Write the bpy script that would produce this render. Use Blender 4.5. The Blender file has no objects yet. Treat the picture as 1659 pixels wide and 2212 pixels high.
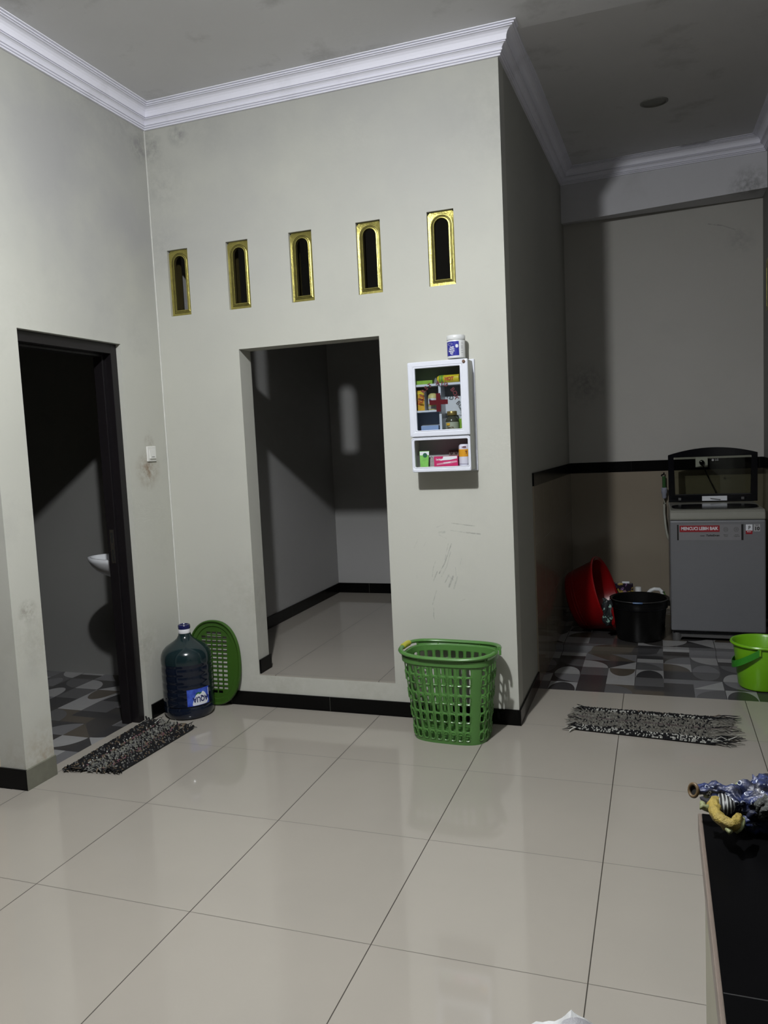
import bpy, bmesh, math, random
from mathutils import Vector, Matrix, noise as mnoise
random.seed(7)
C = bpy.context.scene.collection
sc = bpy.context.scene
PI = math.pi

# ------------------------------------------------------------------ camera
F = 1679.8
ROT = ((0.94299257, 0.32940437, -0.04751603),
       (-0.01503779, -0.1004533, -0.99482813),
       (-0.33247387, 0.93883007, -0.0897732))
EYE = Vector((1.9903, -3.1439, 1.4229))
cam = bpy.data.cameras.new('camera')
co = bpy.data.objects.new('camera', cam); C.objects.link(co)
R = Matrix((ROT[0], [-v for v in ROT[1]], [-v for v in ROT[2]])).transposed()
co.matrix_world = Matrix.Translation(EYE) @ R.to_4x4()
cam.sensor_fit = 'VERTICAL'; cam.sensor_height = 36; cam.lens = F / 2212 * 36
cam.clip_start = .02; cam.clip_end = 60
sc.camera = co

# ------------------------------------------------------------------ world, lights, exposure
w = bpy.data.worlds.new('world'); sc.world = w; w.use_nodes = True
w.node_tree.nodes['Background'].inputs[0].default_value = (.9, .95, 1, 1)
w.node_tree.nodes['Background'].inputs[1].default_value = .004
sc.view_settings.view_transform = 'Standard'; sc.view_settings.look = 'None'
sc.view_settings.gamma = 1; sc.view_settings.use_curve_mapping = False
sc.view_settings.exposure = 0.0
LAMP = (1.032, -1.817, 3.12)
ld = bpy.data.lights.new('lamp_light', 'POINT'); ld.energy = 248; ld.shadow_soft_size = .045
ld.color = (.975, .99, 1.0)
ld.use_nodes = True                      # the bulb gives most of its light sideways and down, less towards its cap
_nt = ld.node_tree; _em = _nt.nodes['Emission']
_tc = _nt.nodes.new('ShaderNodeTexCoord'); _sx = _nt.nodes.new('ShaderNodeSeparateXYZ'); _mr = _nt.nodes.new('ShaderNodeMapRange')
_nt.links.new(_tc.outputs['Normal'], _sx.inputs[0]); _nt.links.new(_sx.outputs[2], _mr.inputs[0])
_mr.inputs[1].default_value = -.72; _mr.inputs[2].default_value = .02; _mr.inputs[3].default_value = 1.42; _mr.inputs[4].default_value = .54
_nt.links.new(_mr.outputs[0], _em.inputs['Strength'])
lo = bpy.data.objects.new('lamp_light', ld); C.objects.link(lo); lo.location = LAMP

# ------------------------------------------------------------------ helpers
def at(px, py, axis, val):
    """the point of the plane axis=val seen at a pixel of the photograph"""
    d = Vector([sum(ROT[r][k] * c for r, c in enumerate(((px - 829.5) / F, (py - 1106) / F, 1))) for k in range(3)])
    i = 'xyz'.index(axis)
    return EYE + d * ((val - EYE[i]) / d[i])

def tag(o, label=None, cat=None, group=None, kind=None):
    if label: o['label'] = label
    if cat: o['category'] = cat
    if group: o['group'] = group
    if kind: o['kind'] = kind
    return o

def thing(name, label, cat, loc=(0, 0, 0), rz=0, group=None):
    o = bpy.data.objects.new(name, None); C.objects.link(o)
    o.empty_display_size = .05
    o.location = loc; o.rotation_euler = (0, 0, rz)
    return tag(o, label, cat, group)

def obj(name, bm, m, parent=None, smooth=False, loc=None, bevel=0, bseg=2, solid=0, label=None, rot=None):
    me = bpy.data.meshes.new(name)
    bmesh.ops.recalc_face_normals(bm, faces=bm.faces)
    bm.to_mesh(me); bm.free()
    for x in (m if isinstance(m, (list, tuple)) else [m]): me.materials.append(x)
    if smooth:
        me.polygons.foreach_set('use_smooth', [True] * len(me.polygons))
        if smooth != 'all':
            me.set_sharp_from_angle(angle=math.radians(38))
    o = bpy.data.objects.new(name, me); C.objects.link(o)
    if parent: o.parent = parent
    if loc is not None: o.location = loc
    if rot is not None: o.rotation_euler = rot
    if solid:
        s = o.modifiers.new('solid', 'SOLIDIFY'); s.thickness = solid; s.offset = 0
    if bevel:
        b = o.modifiers.new('bevel', 'BEVEL'); b.width = bevel; b.segments = bseg; b.limit_method = 'ANGLE'
        b.angle_limit = math.radians(40)
    if label: o['label'] = label
    return o

def struct(name, bm, m, parent=None, **k):
    o = obj(name, bm, m, parent, **k)
    if not parent: o['kind'] = 'structure'
    return o

def NB(): return bmesh.new()

def box(bm, a, b, mi=0):
    v = [bm.verts.new((x, y, z)) for x in (a[0], b[0]) for y in (a[1], b[1]) for z in (a[2], b[2])]
    fs = []
    for q in ((0, 1, 3, 2), (4, 6, 7, 5), (0, 4, 5, 1), (2, 3, 7, 6), (0, 2, 6, 4), (1, 5, 7, 3)):
        f = bm.faces.new([v[i] for i in q]); f.material_index = mi; fs.append(f)
    return v

def B(a, b):
    bm = NB(); box(bm, a, b); return bm

def hexa(bm, v8):
    v = [bm.verts.new(p) for p in v8]
    for q in ((0, 1, 2, 3), (7, 6, 5, 4), (0, 4, 5, 1), (1, 5, 6, 2), (2, 6, 7, 3), (3, 7, 4, 0)):
        bm.faces.new([v[i] for i in q])

def lathe(bm, prof, n=40, c=(0, 0, 0), cap0=False, cap1=False, sx=1, sy=1, p=2.0, mi=0):
    """prof: (r, z) list; sx, sy stretch; p superellipse power"""
    rings = []
    for r, z in prof:
        ring = []
        for i in range(n):
            t = 2 * PI * i / n
            ct, st = math.cos(t), math.sin(t)
            ex = math.copysign(abs(ct) ** (2 / p), ct); ey = math.copysign(abs(st) ** (2 / p), st)
            ring.append(bm.verts.new((c[0] + r * sx * ex, c[1] + r * sy * ey, c[2] + z)))
        rings.append(ring)
    for a, b in zip(rings, rings[1:]):
        for i in range(n):
            f = bm.faces.new((a[i], a[(i + 1) % n], b[(i + 1) % n], b[i])); f.material_index = mi
    if cap0: bm.faces.new(rings[0][::-1]).material_index = mi
    if cap1: bm.faces.new(rings[-1]).material_index = mi
    return rings

def tube(bm, pts, r, n=8, closed=False, mi=0, col=None, lay=None, flat=1.0):
    pts = [Vector(p) for p in pts]
    m = len(pts); rings = []
    up = Vector((0, 0, 1))
    for i, p in enumerate(pts):
        a = pts[(i - 1) % m] if (closed or i > 0) else p
        b = pts[(i + 1) % m] if (closed or i < m - 1) else p
        d = (b - a).normalized()
        s = d.cross(up)
        if s.length < 1e-3: s = d.cross(Vector((0, 1, 0)))
        s.normalize(); u = s.cross(d)
        rr = r[i] if isinstance(r, (list, tuple)) else r
        rings.append([bm.verts.new(p + s * math.cos(2 * PI * k / n) * rr + u * math.sin(2 * PI * k / n) * rr * flat) for k in range(n)])
    fs = []
    for i in range(m if closed else m - 1):
        a, b = rings[i], rings[(i + 1) % m]
        for k in range(n):
            fs.append(bm.faces.new((a[k], a[(k + 1) % n], b[(k + 1) % n], b[k])))
    if not closed:
        fs.append(bm.faces.new(rings[0][::-1])); fs.append(bm.faces.new(rings[-1]))
    for f in fs:
        f.material_index = mi
        if lay is not None:
            for l in f.loops: l[lay] = col
    return rings

def poly(bm, pts, mi=0):
    f = bm.faces.new([bm.verts.new(p) for p in pts]); f.material_index = mi
    return f

def prism(bm, pts, d):
    """closed outline pushed along d"""
    a = [bm.verts.new(p) for p in pts]; b = [bm.verts.new(Vector(p) + Vector(d)) for p in pts]
    n = len(pts)
    bm.faces.new(a); bm.faces.new(b[::-1])
    for i in range(n): bm.faces.new((a[i], b[i], b[(i + 1) % n], a[(i + 1) % n]))

def text_bm(s, size, mapf, depth=.0006, ax='CENTER', bold=0.0, shear=0.0, squeeze=1.0):
    cu = bpy.data.curves.new('lettering', 'FONT'); cu.body = s; cu.size = size
    cu.align_x = ax; cu.align_y = 'CENTER'; cu.offset = bold; cu.shear = shear; cu.extrude = depth / 2
    cu.resolution_u = 3
    o = bpy.data.objects.new('lettering', cu); C.objects.link(o)
    dg = bpy.context.evaluated_depsgraph_get(); dg.update()
    me = bpy.data.meshes.new_from_object(o.evaluated_get(dg))
    bm = NB(); bm.from_mesh(me)
    bpy.data.objects.remove(o); bpy.data.curves.remove(cu); bpy.data.meshes.remove(me)
    for v in bm.verts: v.co = Vector(mapf(v.co.x * squeeze, v.co.y, v.co.z))
    return bm

def merge(dst, src, mi=0):
    me = bpy.data.meshes.new('t'); src.to_mesh(me); src.free()
    n0 = len(dst.faces)
    dst.from_mesh(me); dst.faces.ensure_lookup_table()
    for f in dst.faces[n0:]: f.material_index = mi
    bpy.data.meshes.remove(me)

def boolean(bm, cut):
    """bm minus cut"""
    m1 = bpy.data.meshes.new('a'); bmesh.ops.recalc_face_normals(bm, faces=bm.faces); bm.to_mesh(m1); bm.free()
    m2 = bpy.data.meshes.new('b'); bmesh.ops.recalc_face_normals(cut, faces=cut.faces); cut.to_mesh(m2); cut.free()
    o1 = bpy.data.objects.new('a', m1); o2 = bpy.data.objects.new('b', m2)
    C.objects.link(o1); C.objects.link(o2)
    md = o1.modifiers.new('c', 'BOOLEAN'); md.operation = 'DIFFERENCE'; md.object = o2; md.solver = 'EXACT'
    dg = bpy.context.evaluated_depsgraph_get(); dg.update()
    me = bpy.data.meshes.new_from_object(o1.evaluated_get(dg))
    r = NB(); r.from_mesh(me)
    bpy.data.objects.remove(o1); bpy.data.objects.remove(o2)
    return r

# ------------------------------------------------------------------ materials
def nodes_of(name):
    m = bpy.data.materials.new(name); m.use_nodes = True
    nt = m.node_tree; return m, nt, nt.nodes['Principled BSDF']

def N(nt, t, **k):
    n = nt.nodes.new(t)
    for a, b in k.items(): setattr(n, a, b)
    return n

def math_(nt, op, a, b=None, c=None, clamp=False):
    n = N(nt, 'ShaderNodeMath', operation=op); n.use_clamp = clamp
    for i, v in enumerate((a, b, c)):
        if v is None: continue
        if isinstance(v, (int, float)): n.inputs[i].default_value = v
        else: nt.links.new(v, n.inputs[i])
    return n.outputs[0]

def mixc(nt, fac, a, b):
    n = N(nt, 'ShaderNodeMix', data_type='RGBA')
    for sock, v in ((n.inputs[0], fac), (n.inputs[6], a), (n.inputs[7], b)):
        if isinstance(v, (int, float)): sock.default_value = v
        elif isinstance(v, (tuple, list)): sock.default_value = (*v, 1) if len(v) == 3 else v
        else: nt.links.new(v, sock)
    return n.outputs[2]

def ramp(nt, src, a, b):
    n = N(nt, 'ShaderNodeMapRange'); n.inputs[1].default_value = a; n.inputs[2].default_value = b
    nt.links.new(src, n.inputs[0]); return n.outputs[0]

def noise(nt, vec, scale, detail=4, rough=.6):
    n = N(nt, 'ShaderNodeTexNoise'); n.inputs['Scale'].default_value = scale
    n.inputs['Detail'].default_value = detail; n.inputs['Roughness'].default_value = rough
    nt.links.new(vec, n.inputs['Vector']); return n.outputs['Fac']

def pm(name, col, rough=.5, metal=0, var=.12, scale=25, bump=0, spec=.5, trans=0, coat=0, ior=1.45, bscale=None):
    m, nt, p = nodes_of(name)
    col = tuple(c * .8 for c in col)
    tc = N(nt, 'ShaderNodeTexCoord').outputs['Object']
    f = noise(nt, tc, scale)
    nt.links.new(mixc(nt, f, tuple(c * (1 - var) for c in col), tuple(min(1, c * (1 + var)) for c in col)), p.inputs['Base Color'])
    p.inputs['Roughness'].default_value = rough; p.inputs['Metallic'].default_value = metal
    p.inputs['Specular IOR Level'].default_value = spec; p.inputs['IOR'].default_value = ior
    p.inputs['Transmission Weight'].default_value = trans; p.inputs['Coat Weight'].default_value = coat
    if bump:
        bn = N(nt, 'ShaderNodeBump'); bn.inputs['Strength'].default_value = bump; bn.inputs['Distance'].default_value = .01
        nt.links.new(noise(nt, tc, bscale or scale * 3), bn.inputs['Height']); nt.links.new(bn.outputs[0], p.inputs['Normal'])
    return m

def glass_mat(name, tint=(.9, .95, .95), refl=.06, rough=.03):
    m = bpy.data.materials.new(name); m.use_nodes = True; nt = m.node_tree
    nt.nodes.remove(nt.nodes['Principled BSDF'])
    out = nt.nodes['Material Output']
    t = N(nt, 'ShaderNodeBsdfTransparent'); g = N(nt, 'ShaderNodeBsdfGlossy'); g.inputs['Roughness'].default_value = rough
    tc = N(nt, 'ShaderNodeTexCoord').outputs['Object']
    nt.links.new(mixc(nt, noise(nt, tc, 12), tuple(c * .94 for c in tint), tint), t.inputs['Color'])
    mx = N(nt, 'ShaderNodeMixShader')
    lw = N(nt, 'ShaderNodeFresnel'); lw.inputs[0].default_value = 1.45
    nt.links.new(math_(nt, 'ADD', lw.outputs[0], refl - .04, clamp=True), mx.inputs[0])
    nt.links.new(t.outputs[0], mx.inputs[1]); nt.links.new(g.outputs[0], mx.inputs[2])
    nt.links.new(mx.outputs[0], out.inputs[0]); return m

def vc_mat(name, rough=.9):
    m, nt, p = nodes_of(name)
    a = N(nt, 'ShaderNodeAttribute', attribute_name='Col')
    tc = N(nt, 'ShaderNodeTexCoord').outputs['Object']
    nt.links.new(mixc(nt, math_(nt, 'MULTIPLY', noise(nt, tc, 300), .35), a.outputs[0], (.01, .01, .01)), p.inputs['Base Color'])
    p.inputs['Roughness'].default_value = rough; p.inputs['Specular IOR Level'].default_value = .2
    return m

def paint(name, col, dirt=(.33, .33, .31), blobs=(), segs=(), amt=.35, low=None, rough=.62):
    """wall paint in world coordinates: mottled grey dirt, smudges and grey blobs (centre, radius, colour, strength) and scuff strokes (a, b, width, strength)"""
    m, nt, p = nodes_of(name)
    tc = N(nt, 'ShaderNodeTexCoord').outputs['Object']
    c = mixc(nt, ramp(nt, noise(nt, tc, 1.3, 6, .55), .35, .75), col, tuple(x * .93 for x in col))
    c = mixc(nt, math_(nt, 'MULTIPLY', ramp(nt, noise(nt, tc, 3.1, 8, .65), .56, .82), amt), c, dirt)
    rag = noise(nt, tc, 22, 6, .7); soft = noise(nt, tc, 2.2, 5, .55)
    for ctr, r, dc, s in blobs:
        d = N(nt, 'ShaderNodeVectorMath', operation='DISTANCE'); nt.links.new(tc, d.inputs[0]); d.inputs[1].default_value = ctr
        f = math_(nt, 'SUBTRACT', 1, math_(nt, 'DIVIDE', d.outputs['Value'], r), clamp=True)
        f = math_(nt, 'MULTIPLY', math_(nt, 'MULTIPLY', f, ramp(nt, soft, .25, .6) if r > .5 else ramp(nt, rag, .38, .62)), s, clamp=True)
        c = mixc(nt, f, c, dc)
    if segs:
        tot = None
        for a, b, wd, s in segs:
            a = Vector(a); b = Vector(b); ab = b - a; L2 = ab.length_squared
            sub = N(nt, 'ShaderNodeVectorMath', operation='SUBTRACT'); nt.links.new(tc, sub.inputs[0]); sub.inputs[1].default_value = a
            dt = N(nt, 'ShaderNodeVectorMath', operation='DOT_PRODUCT'); nt.links.new(sub.outputs[0], dt.inputs[0]); dt.inputs[1].default_value = ab / L2
            h = math_(nt, 'ADD', dt.outputs['Value'], 0, clamp=True)
            sc_ = N(nt, 'ShaderNodeVectorMath', operation='SCALE'); sc_.inputs[0].default_value = ab; nt.links.new(h, sc_.inputs['Scale'])
            ds = N(nt, 'ShaderNodeVectorMath', operation='DISTANCE'); nt.links.new(sub.outputs[0], ds.inputs[0]); nt.links.new(sc_.outputs[0], ds.inputs[1])
            f = math_(nt, 'SUBTRACT', 1, math_(nt, 'DIVIDE', ds.outputs['Value'], wd), clamp=True)
            f = math_(nt, 'MULTIPLY', f, s)
            tot = f if tot is None else math_(nt, 'MAXIMUM', tot, f)
        tot = math_(nt, 'MULTIPLY', tot, ramp(nt, noise(nt, tc, 60, 3), .3, .6))
        c = mixc(nt, tot, c, (.12, .12, .11))
    nt.links.new(c, p.inputs['Base Color'])
    p.inputs['Roughness'].default_value = rough; p.inputs['Specular IOR Level'].default_value = .25
    bn = N(nt, 'ShaderNodeBump'); bn.inputs['Strength'].default_value = .12; bn.inputs['Distance'].default_value = .004
    nt.links.new(noise(nt, tc, 45, 5), bn.inputs['Height']); nt.links.new(bn.outputs[0], p.inputs['Normal'])
    return m

def wrap(nt, v, size):
    """distance to the nearest multiple of size"""
    q = math_(nt, 'DIVIDE', v, size)
    return math_(nt, 'MULTIPLY', math_(nt, 'ABSOLUTE', math_(nt, 'SUBTRACT', q, math_(nt, 'ROUND', q))), size)

def tile_mat(name, col, col2, size=.6, gw=.0016, gcol=(.035, .03, .022), rough=.05, axes='xy', off=(0, 0), spec=.5, scale=1.2):
    m, nt, p = nodes_of(name)
    tc = N(nt, 'ShaderNodeTexCoord').outputs['Object']
    sx = N(nt, 'ShaderNodeSeparateXYZ'); nt.links.new(tc, sx.inputs[0])
    i, j = ['xyz'.index(a) for a in axes]
    u = math_(nt, 'SUBTRACT', sx.outputs[i], off[0]); v = math_(nt, 'SUBTRACT', sx.outputs[j], off[1])
    du = math_(nt, 'LESS_THAN', wrap(nt, u, size), gw); dv = math_(nt, 'LESS_THAN', wrap(nt, v, size), gw * .8)
    wn = N(nt, 'ShaderNodeTexWhiteNoise', noise_dimensions='2D')
    cb = N(nt, 'ShaderNodeCombineXYZ')
    nt.links.new(math_(nt, 'FLOOR', math_(nt, 'DIVIDE', u, size)), cb.inputs[0]); nt.links.new(math_(nt, 'FLOOR', math_(nt, 'DIVIDE', v, size)), cb.inputs[1])
    nt.links.new(cb.outputs[0], wn.inputs[0])
    c = mixc(nt, ramp(nt, noise(nt, tc, scale, 5), .3, .7), col, col2)
    c = mixc(nt, math_(nt, 'MULTIPLY', wn.outputs[0], .12), c, tuple(x * .8 for x in col))
    c = mixc(nt, du, c, gcol); c = mixc(nt, math_(nt, 'MULTIPLY', dv, .75), c, gcol)
    nt.links.new(c, p.inputs['Base Color'])
    g = math_(nt, 'MAXIMUM', du, dv)
    rr = math_(nt, 'ADD', math_(nt, 'MULTIPLY', noise(nt, tc, 5, 4), .05), rough - .02)
    nt.links.new(math_(nt, 'ADD', rr, math_(nt, 'MULTIPLY', g, .5)), p.inputs['Roughness'])
    p.inputs['Specular IOR Level'].default_value = spec
    return m

def pattern_mat(name, cell=.155, off=(1.851, 1.155), tile=3, rough=.25):
    """geometric patchwork tiles: quarter discs, half discs, triangles and blocks in greys and brown"""
    m, nt, p = nodes_of(name)
    tc = N(nt, 'ShaderNodeTexCoord').outputs['Object']
    s = N(nt, 'ShaderNodeSeparateXYZ'); nt.links.new(tc, s.inputs[0])
    # the vertical face of the step continues the pattern
    yy = math_(nt, 'ADD', s.outputs[1], s.outputs[2])
    U = math_(nt, 'DIVIDE', math_(nt, 'SUBTRACT', s.outputs[0], off[0]), cell)
    V = math_(nt, 'DIVIDE', math_(nt, 'SUBTRACT', yy, off[1]), cell * 1.0)
    fu, fv = math_(nt, 'FLOOR', U), math_(nt, 'FLOOR', V)
    u, v = math_(nt, 'SUBTRACT', U, fu), math_(nt, 'SUBTRACT', V, fv)
    def rnd(seed):
        wn = N(nt, 'ShaderNodeTexWhiteNoise', noise_dimensions='3D'); cb = N(nt, 'ShaderNodeCombineXYZ')
        nt.links.new(math_(nt, 'FLOORED_MODULO', fu, 6), cb.inputs[0]); nt.links.new(math_(nt, 'FLOORED_MODULO', fv, 8), cb.inputs[1]); cb.inputs[2].default_value = seed
        nt.links.new(cb.outputs[0], wn.inputs[0]); return wn.outputs[0]
    def flip(x, r):
        g = math_(nt, 'GREATER_THAN', r, .5)
        return math_(nt, 'ABSOLUTE', math_(nt, 'SUBTRACT', x, g))
    u = flip(u, rnd(1.3)); v = flip(v, rnd(2.7))
    sq = lambda a: math_(nt, 'MULTIPLY', a, a)
    quarter = math_(nt, 'LESS_THAN', math_(nt, 'ADD', sq(u), sq(v)), .92)
    half = math_(nt, 'LESS_THAN', math_(nt, 'ADD', math_(nt, 'MULTIPLY', sq(math_(nt, 'SUBTRACT', u, .5)), 4), sq(v)), .9)
    tri = math_(nt, 'LESS_THAN', math_(nt, 'ADD', u, v), 1)
    blk = math_(nt, 'LESS_THAN', v, .5)
    k = rnd(5.1)
    sel = lambda a, b, t: math_(nt, 'ADD', math_(nt, 'MULTIPLY', a, math_(nt, 'LESS_THAN', k, t)), math_(nt, 'MULTIPLY', b, math_(nt, 'GREATER_THAN', k, t)))
    mask = sel(quarter, sel(half, sel(tri, blk, .8), .62), .34)
    def pal(r):
        cr = N(nt, 'ShaderNodeValToRGB'); cr.color_ramp.interpolation = 'CONSTANT'
        e = cr.color_ramp.elements
        cols = [(.29, .29, .29), (.085, .085, .088), (.035, .033, .032), (.14, .14, .147), (.075, .062, .046), (.025, .025, .028)]
        e[0].position = 0; e[0].color = (*cols[0], 1); e[1].position = .2; e[1].color = (*cols[1], 1)
        for q, cc in zip((.36, .55, .7, .86), cols[2:]):
            x = e.new(q); x.color = (*cc, 1)
        nt.links.new(r, cr.inputs[0]); return cr.outputs[0]
    c = mixc(nt, mask, pal(rnd(8.8)), pal(rnd(11.4)))
    c = mixc(nt, math_(nt, 'MULTIPLY', noise(nt, tc, 14, 5), .3), c, (.09, .085, .08))
    gx = math_(nt, 'LESS_THAN', wrap(nt, math_(nt, 'SUBTRACT', s.outputs[0], off[0]), cell * tile), .002)
    gy = math_(nt, 'LESS_THAN', wrap(nt, math_(nt, 'SUBTRACT', yy, off[1]), cell * tile), .002)
    c = mixc(nt, math_(nt, 'MAXIMUM', gx, gy), c, (.05, .05, .05))
    nt.links.new(c, p.inputs['Base Color']); p.inputs['Roughness'].default_value = rough
    return m

# --- setting materials
WALL = (.475, .477, .428)
def wb(px, py): return tuple(at(px, py, 'y', .5725))
def wl(px, py): return tuple(at(px, py, 'x', -.594))
K = .1748
scuffs = []
for x0, y0, x1, y1, wd, s in [(835, 630, 1000, 652, .0035, .5), (1000, 652, 1115, 665, .004, .55), (825, 720, 980, 742, .0035, .4), (980, 742, 1185, 765, .005, .6),
        (650, 680, 735, 648, .003, .3), (680, 745, 745, 740, .008, .35), (680, 775, 775, 825, .003, .25), (830, 885, 745, 1130, .004, .6), (790, 885, 750, 1080, .003, .4),
        (745, 1130, 680, 1250, .004, .7), (820, 985, 770, 1170, .004, .35), (770, 1170, 708, 1290, .004, .5), (632, 1105, 605, 1190, .003, .4), (605, 1190, 595, 1290, .003, .35),
        (655, 1230, 602, 1360, .004, .5), (800, 1270, 752, 1362, .004, .5), (850, 1290, 802, 1415, .007, .65), (790, 1275, 850, 1330, .005, .35), (905, 1290, 862, 1435, .006, .4),
        (880, 1180, 888, 1280, .003, .3), (955, 1070, 935, 1160, .003, .3), (645, 1465, 598, 1635, .0035, .4), (612, 1680, 612, 1780, .004, .45), (612, 1780, 620, 1815, .003, .4),
        (415, 835, 368, 940, .003, .3), (515, 865, 487, 915, .002, .25), (945, 1595, 1000, 1568, .002, .3), (401, 1275, 405, 1320, .002, .2)]:
    scuffs.append((wb(830 + x0 * K, 1020 + y0 * K), wb(830 + x1 * K, 1020 + y1 * K), wd * 1.0, s * .95))
TOP_GREY = (.33, .33, .335); G1 = (.16, .16, .16); GB = (.24, .22, .16)  # large soft grey blobs paint the upper walls darker and greyer
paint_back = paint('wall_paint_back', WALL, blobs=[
    (wb(322, 318), .10, G1, .9), (wb(385, 290), .08, G1, .7), (wb(345, 400), .20, G1, .3), (wb(350, 540), .20, G1, .25), (wb(455, 272), .2, G1, .15), (wb(650, 250), 1.1, TOP_GREY, .5), (wb(1000, 250), .8, TOP_GREY, .4), (wb(400, 500), .8, TOP_GREY, .45),
    (wb(545, 1300), .3, GB, .22), (wb(600, 1480), .3, GB, .25), (wb(800, 1490), .3, GB, .2), (wb(1090, 250), .35, G1, .12)], segs=scuffs, amt=.2)
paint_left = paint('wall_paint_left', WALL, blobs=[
    (wl(300, 320), .10, G1, .9), (wl(265, 270), .22, G1, .3), (wl(180, 230), .3, G1, .15), (wl(150, 350), 1.0, TOP_GREY, .7), (wl(290, 500), .9, TOP_GREY, .6), (wl(60, 250), .8, TOP_GREY, .4), (wl(320, 1015), .12, (.20, .13, .07), .9), (wl(322, 955), .05, (.2, .15, .1), .6),
    (wl(60, 1320), .06, (.12, .1, .07), .8), (wl(50, 700), .3, (.5, .5, .46), .4), (wl(80, 1380), .2, GB, .3), (wl(95, 1640), .2, (.3, .24, .16), .7), (wl(310, 1400), .2, GB, .4)],
    amt=.45)
paint_side = paint('wall_paint_side_shaded', (.36, .36, .325), amt=.3)  # same wall paint, its shade put into a darker colour
paint_right = paint('wall_paint_right_shaded', (.20, .20, .19), amt=.3)  # darkened to paint in the unlit look and cut bounce light
paint_far = paint('wall_paint_laundry', (.44, .43, .40), amt=.25, blobs=[(at(1265, 830, 'y', 3.19), .2, G1, .6), (at(1620, 400, 'y', 3.07), .16, G1, .8), (at(1600, 520, 'y', 3.19), .12, G1, .4)],
    segs=[(at(1530, 484, 'y', 3.19), at(1560, 487, 'y', 3.19), .006, .6), (at(1560, 487, 'y', 3.19), at(1588, 496, 'y', 3.19), .005, .5), (at(1440, 425, 'y', 3.07), at(1490, 412, 'y', 3.07), .006, .3), (at(1490, 412, 'y', 3.07), at(1530, 395, 'y', 3.07), .005, .3)])
paint_beige = paint('wall_paint_beige', (.68, .58, .44), amt=.2)
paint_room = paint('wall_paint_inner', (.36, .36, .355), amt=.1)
ceil_mat = paint('ceiling_paint', (.68, .68, .69), dirt=(.30, .30, .29), amt=.75, rough=.8)
corn_mat = paint('cornice_paint', (.84, .84, .93), dirt=(.36, .36, .37), amt=.35, rough=.5)
floor_mat = tile_mat('cream_floor_tile', (.335, .31, .27), (.305, .285, .25))
black_tile = tile_mat('black_skirting_tile', (.002, .002, .002), (.003, .003, .003), gw=.0012, gcol=(.06, .06, .05), rough=.2, axes='xy', off=(0.32, 0.1), spec=.15)
dusty_tile = pm('dusty_skirting_tile', (.17, .17, .13), .7, var=.35, scale=14)
wain_mat = tile_mat('laundry_wall_tile', (.27, .235, .18), (.235, .20, .155), size=.4, gcol=(.20, .17, .13), gw=.001, rough=.12, axes='xz')
wain_side = tile_mat('laundry_side_tile', (.27, .235, .18), (.235, .20, .155), size=.4, gcol=(.20, .17, .13), gw=.001, rough=.12, axes='yz', off=(.8, 0))
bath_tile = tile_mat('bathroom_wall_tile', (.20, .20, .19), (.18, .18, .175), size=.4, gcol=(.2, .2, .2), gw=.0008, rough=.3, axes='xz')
pat_laundry = pattern_mat('laundry_floor_pattern')
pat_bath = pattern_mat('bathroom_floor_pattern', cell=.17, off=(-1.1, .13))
frame_mat = pm('dark_brown_frame_paint', (.0075, .006, .0075), .4, var=.3)
gold = pm('gold_paint', (.40, .355, .10), .33, metal=.75, var=.45, scale=40, bump=.15)
gold_groove = pm('dark_gold_groove', (.05, .04, .01), .6, var=.3)

# ------------------------------------------------------------------ setting
def cells(axis, us, zs, hole, d0, d1):
    """wall slab between d0 and d1 with rectangular holes, faces only where something shows"""
    bm = NB(); V = {}
    def vert(i, j, k):
        if (i, j, k) not in V:
            d = (d0, d1)[k]
            V[(i, j, k)] = bm.verts.new((us[i], d, zs[j]) if axis == 'y' else (d, us[i], zs[j]))
        return V[(i, j, k)]
    nu, nz = len(us) - 1, len(zs) - 1
    solid = lambda i, j: 0 <= i < nu and 0 <= j < nz and not hole((us[i] + us[i + 1]) / 2, (zs[j] + zs[j + 1]) / 2)
    for i in range(nu):
        for j in range(nz):
            if not solid(i, j): continue
            for k in (0, 1): bm.faces.new([vert(i, j, k), vert(i + 1, j, k), vert(i + 1, j + 1, k), vert(i, j + 1, k)])
            for di, dj, a, b in ((-1, 0, (i, j), (i, j + 1)), (1, 0, (i + 1, j), (i + 1, j + 1)), (0, -1, (i, j), (i + 1, j)), (0, 1, (i, j + 1), (i + 1, j + 1))):
                if not solid(i + di, j + dj):
                    bm.faces.new([vert(*a, 0), vert(*b, 0), vert(*b, 1), vert(*a, 1)])
    return bm

XL, YB, XR, T = -.594, .5725, 1.3306, .1225
VX = [(-.503, -.376), (-.140, -.010), (.227, .355), (.596, .724), (.963, 1.095)]
VZ = (2.159, 2.510)
OX, OZ = (-.100, .692), (.18, 1.949)
us = sorted({XL - .14, *OX, XR, *[v for a in VX for v in a]})
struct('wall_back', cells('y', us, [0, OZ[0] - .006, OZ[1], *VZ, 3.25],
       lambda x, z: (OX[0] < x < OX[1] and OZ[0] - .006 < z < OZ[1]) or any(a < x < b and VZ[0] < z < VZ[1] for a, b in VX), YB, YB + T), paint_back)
DY = (-.451, .236)
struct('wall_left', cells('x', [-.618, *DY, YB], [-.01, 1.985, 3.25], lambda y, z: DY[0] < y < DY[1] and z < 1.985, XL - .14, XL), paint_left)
struct('wall_front', B((-3.2, -.618, 0), (XL - .14, -.50, 3.25)), paint_beige)
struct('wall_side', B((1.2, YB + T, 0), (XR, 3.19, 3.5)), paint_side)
struct('wall_far', B((1.2, 3.19, 0), (2.85, 3.3, 3.5)), paint_far)
struct('wall_right', B((2.73, -3.8, 0), (2.85, 3.19, 3.5)), paint_right)
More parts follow.
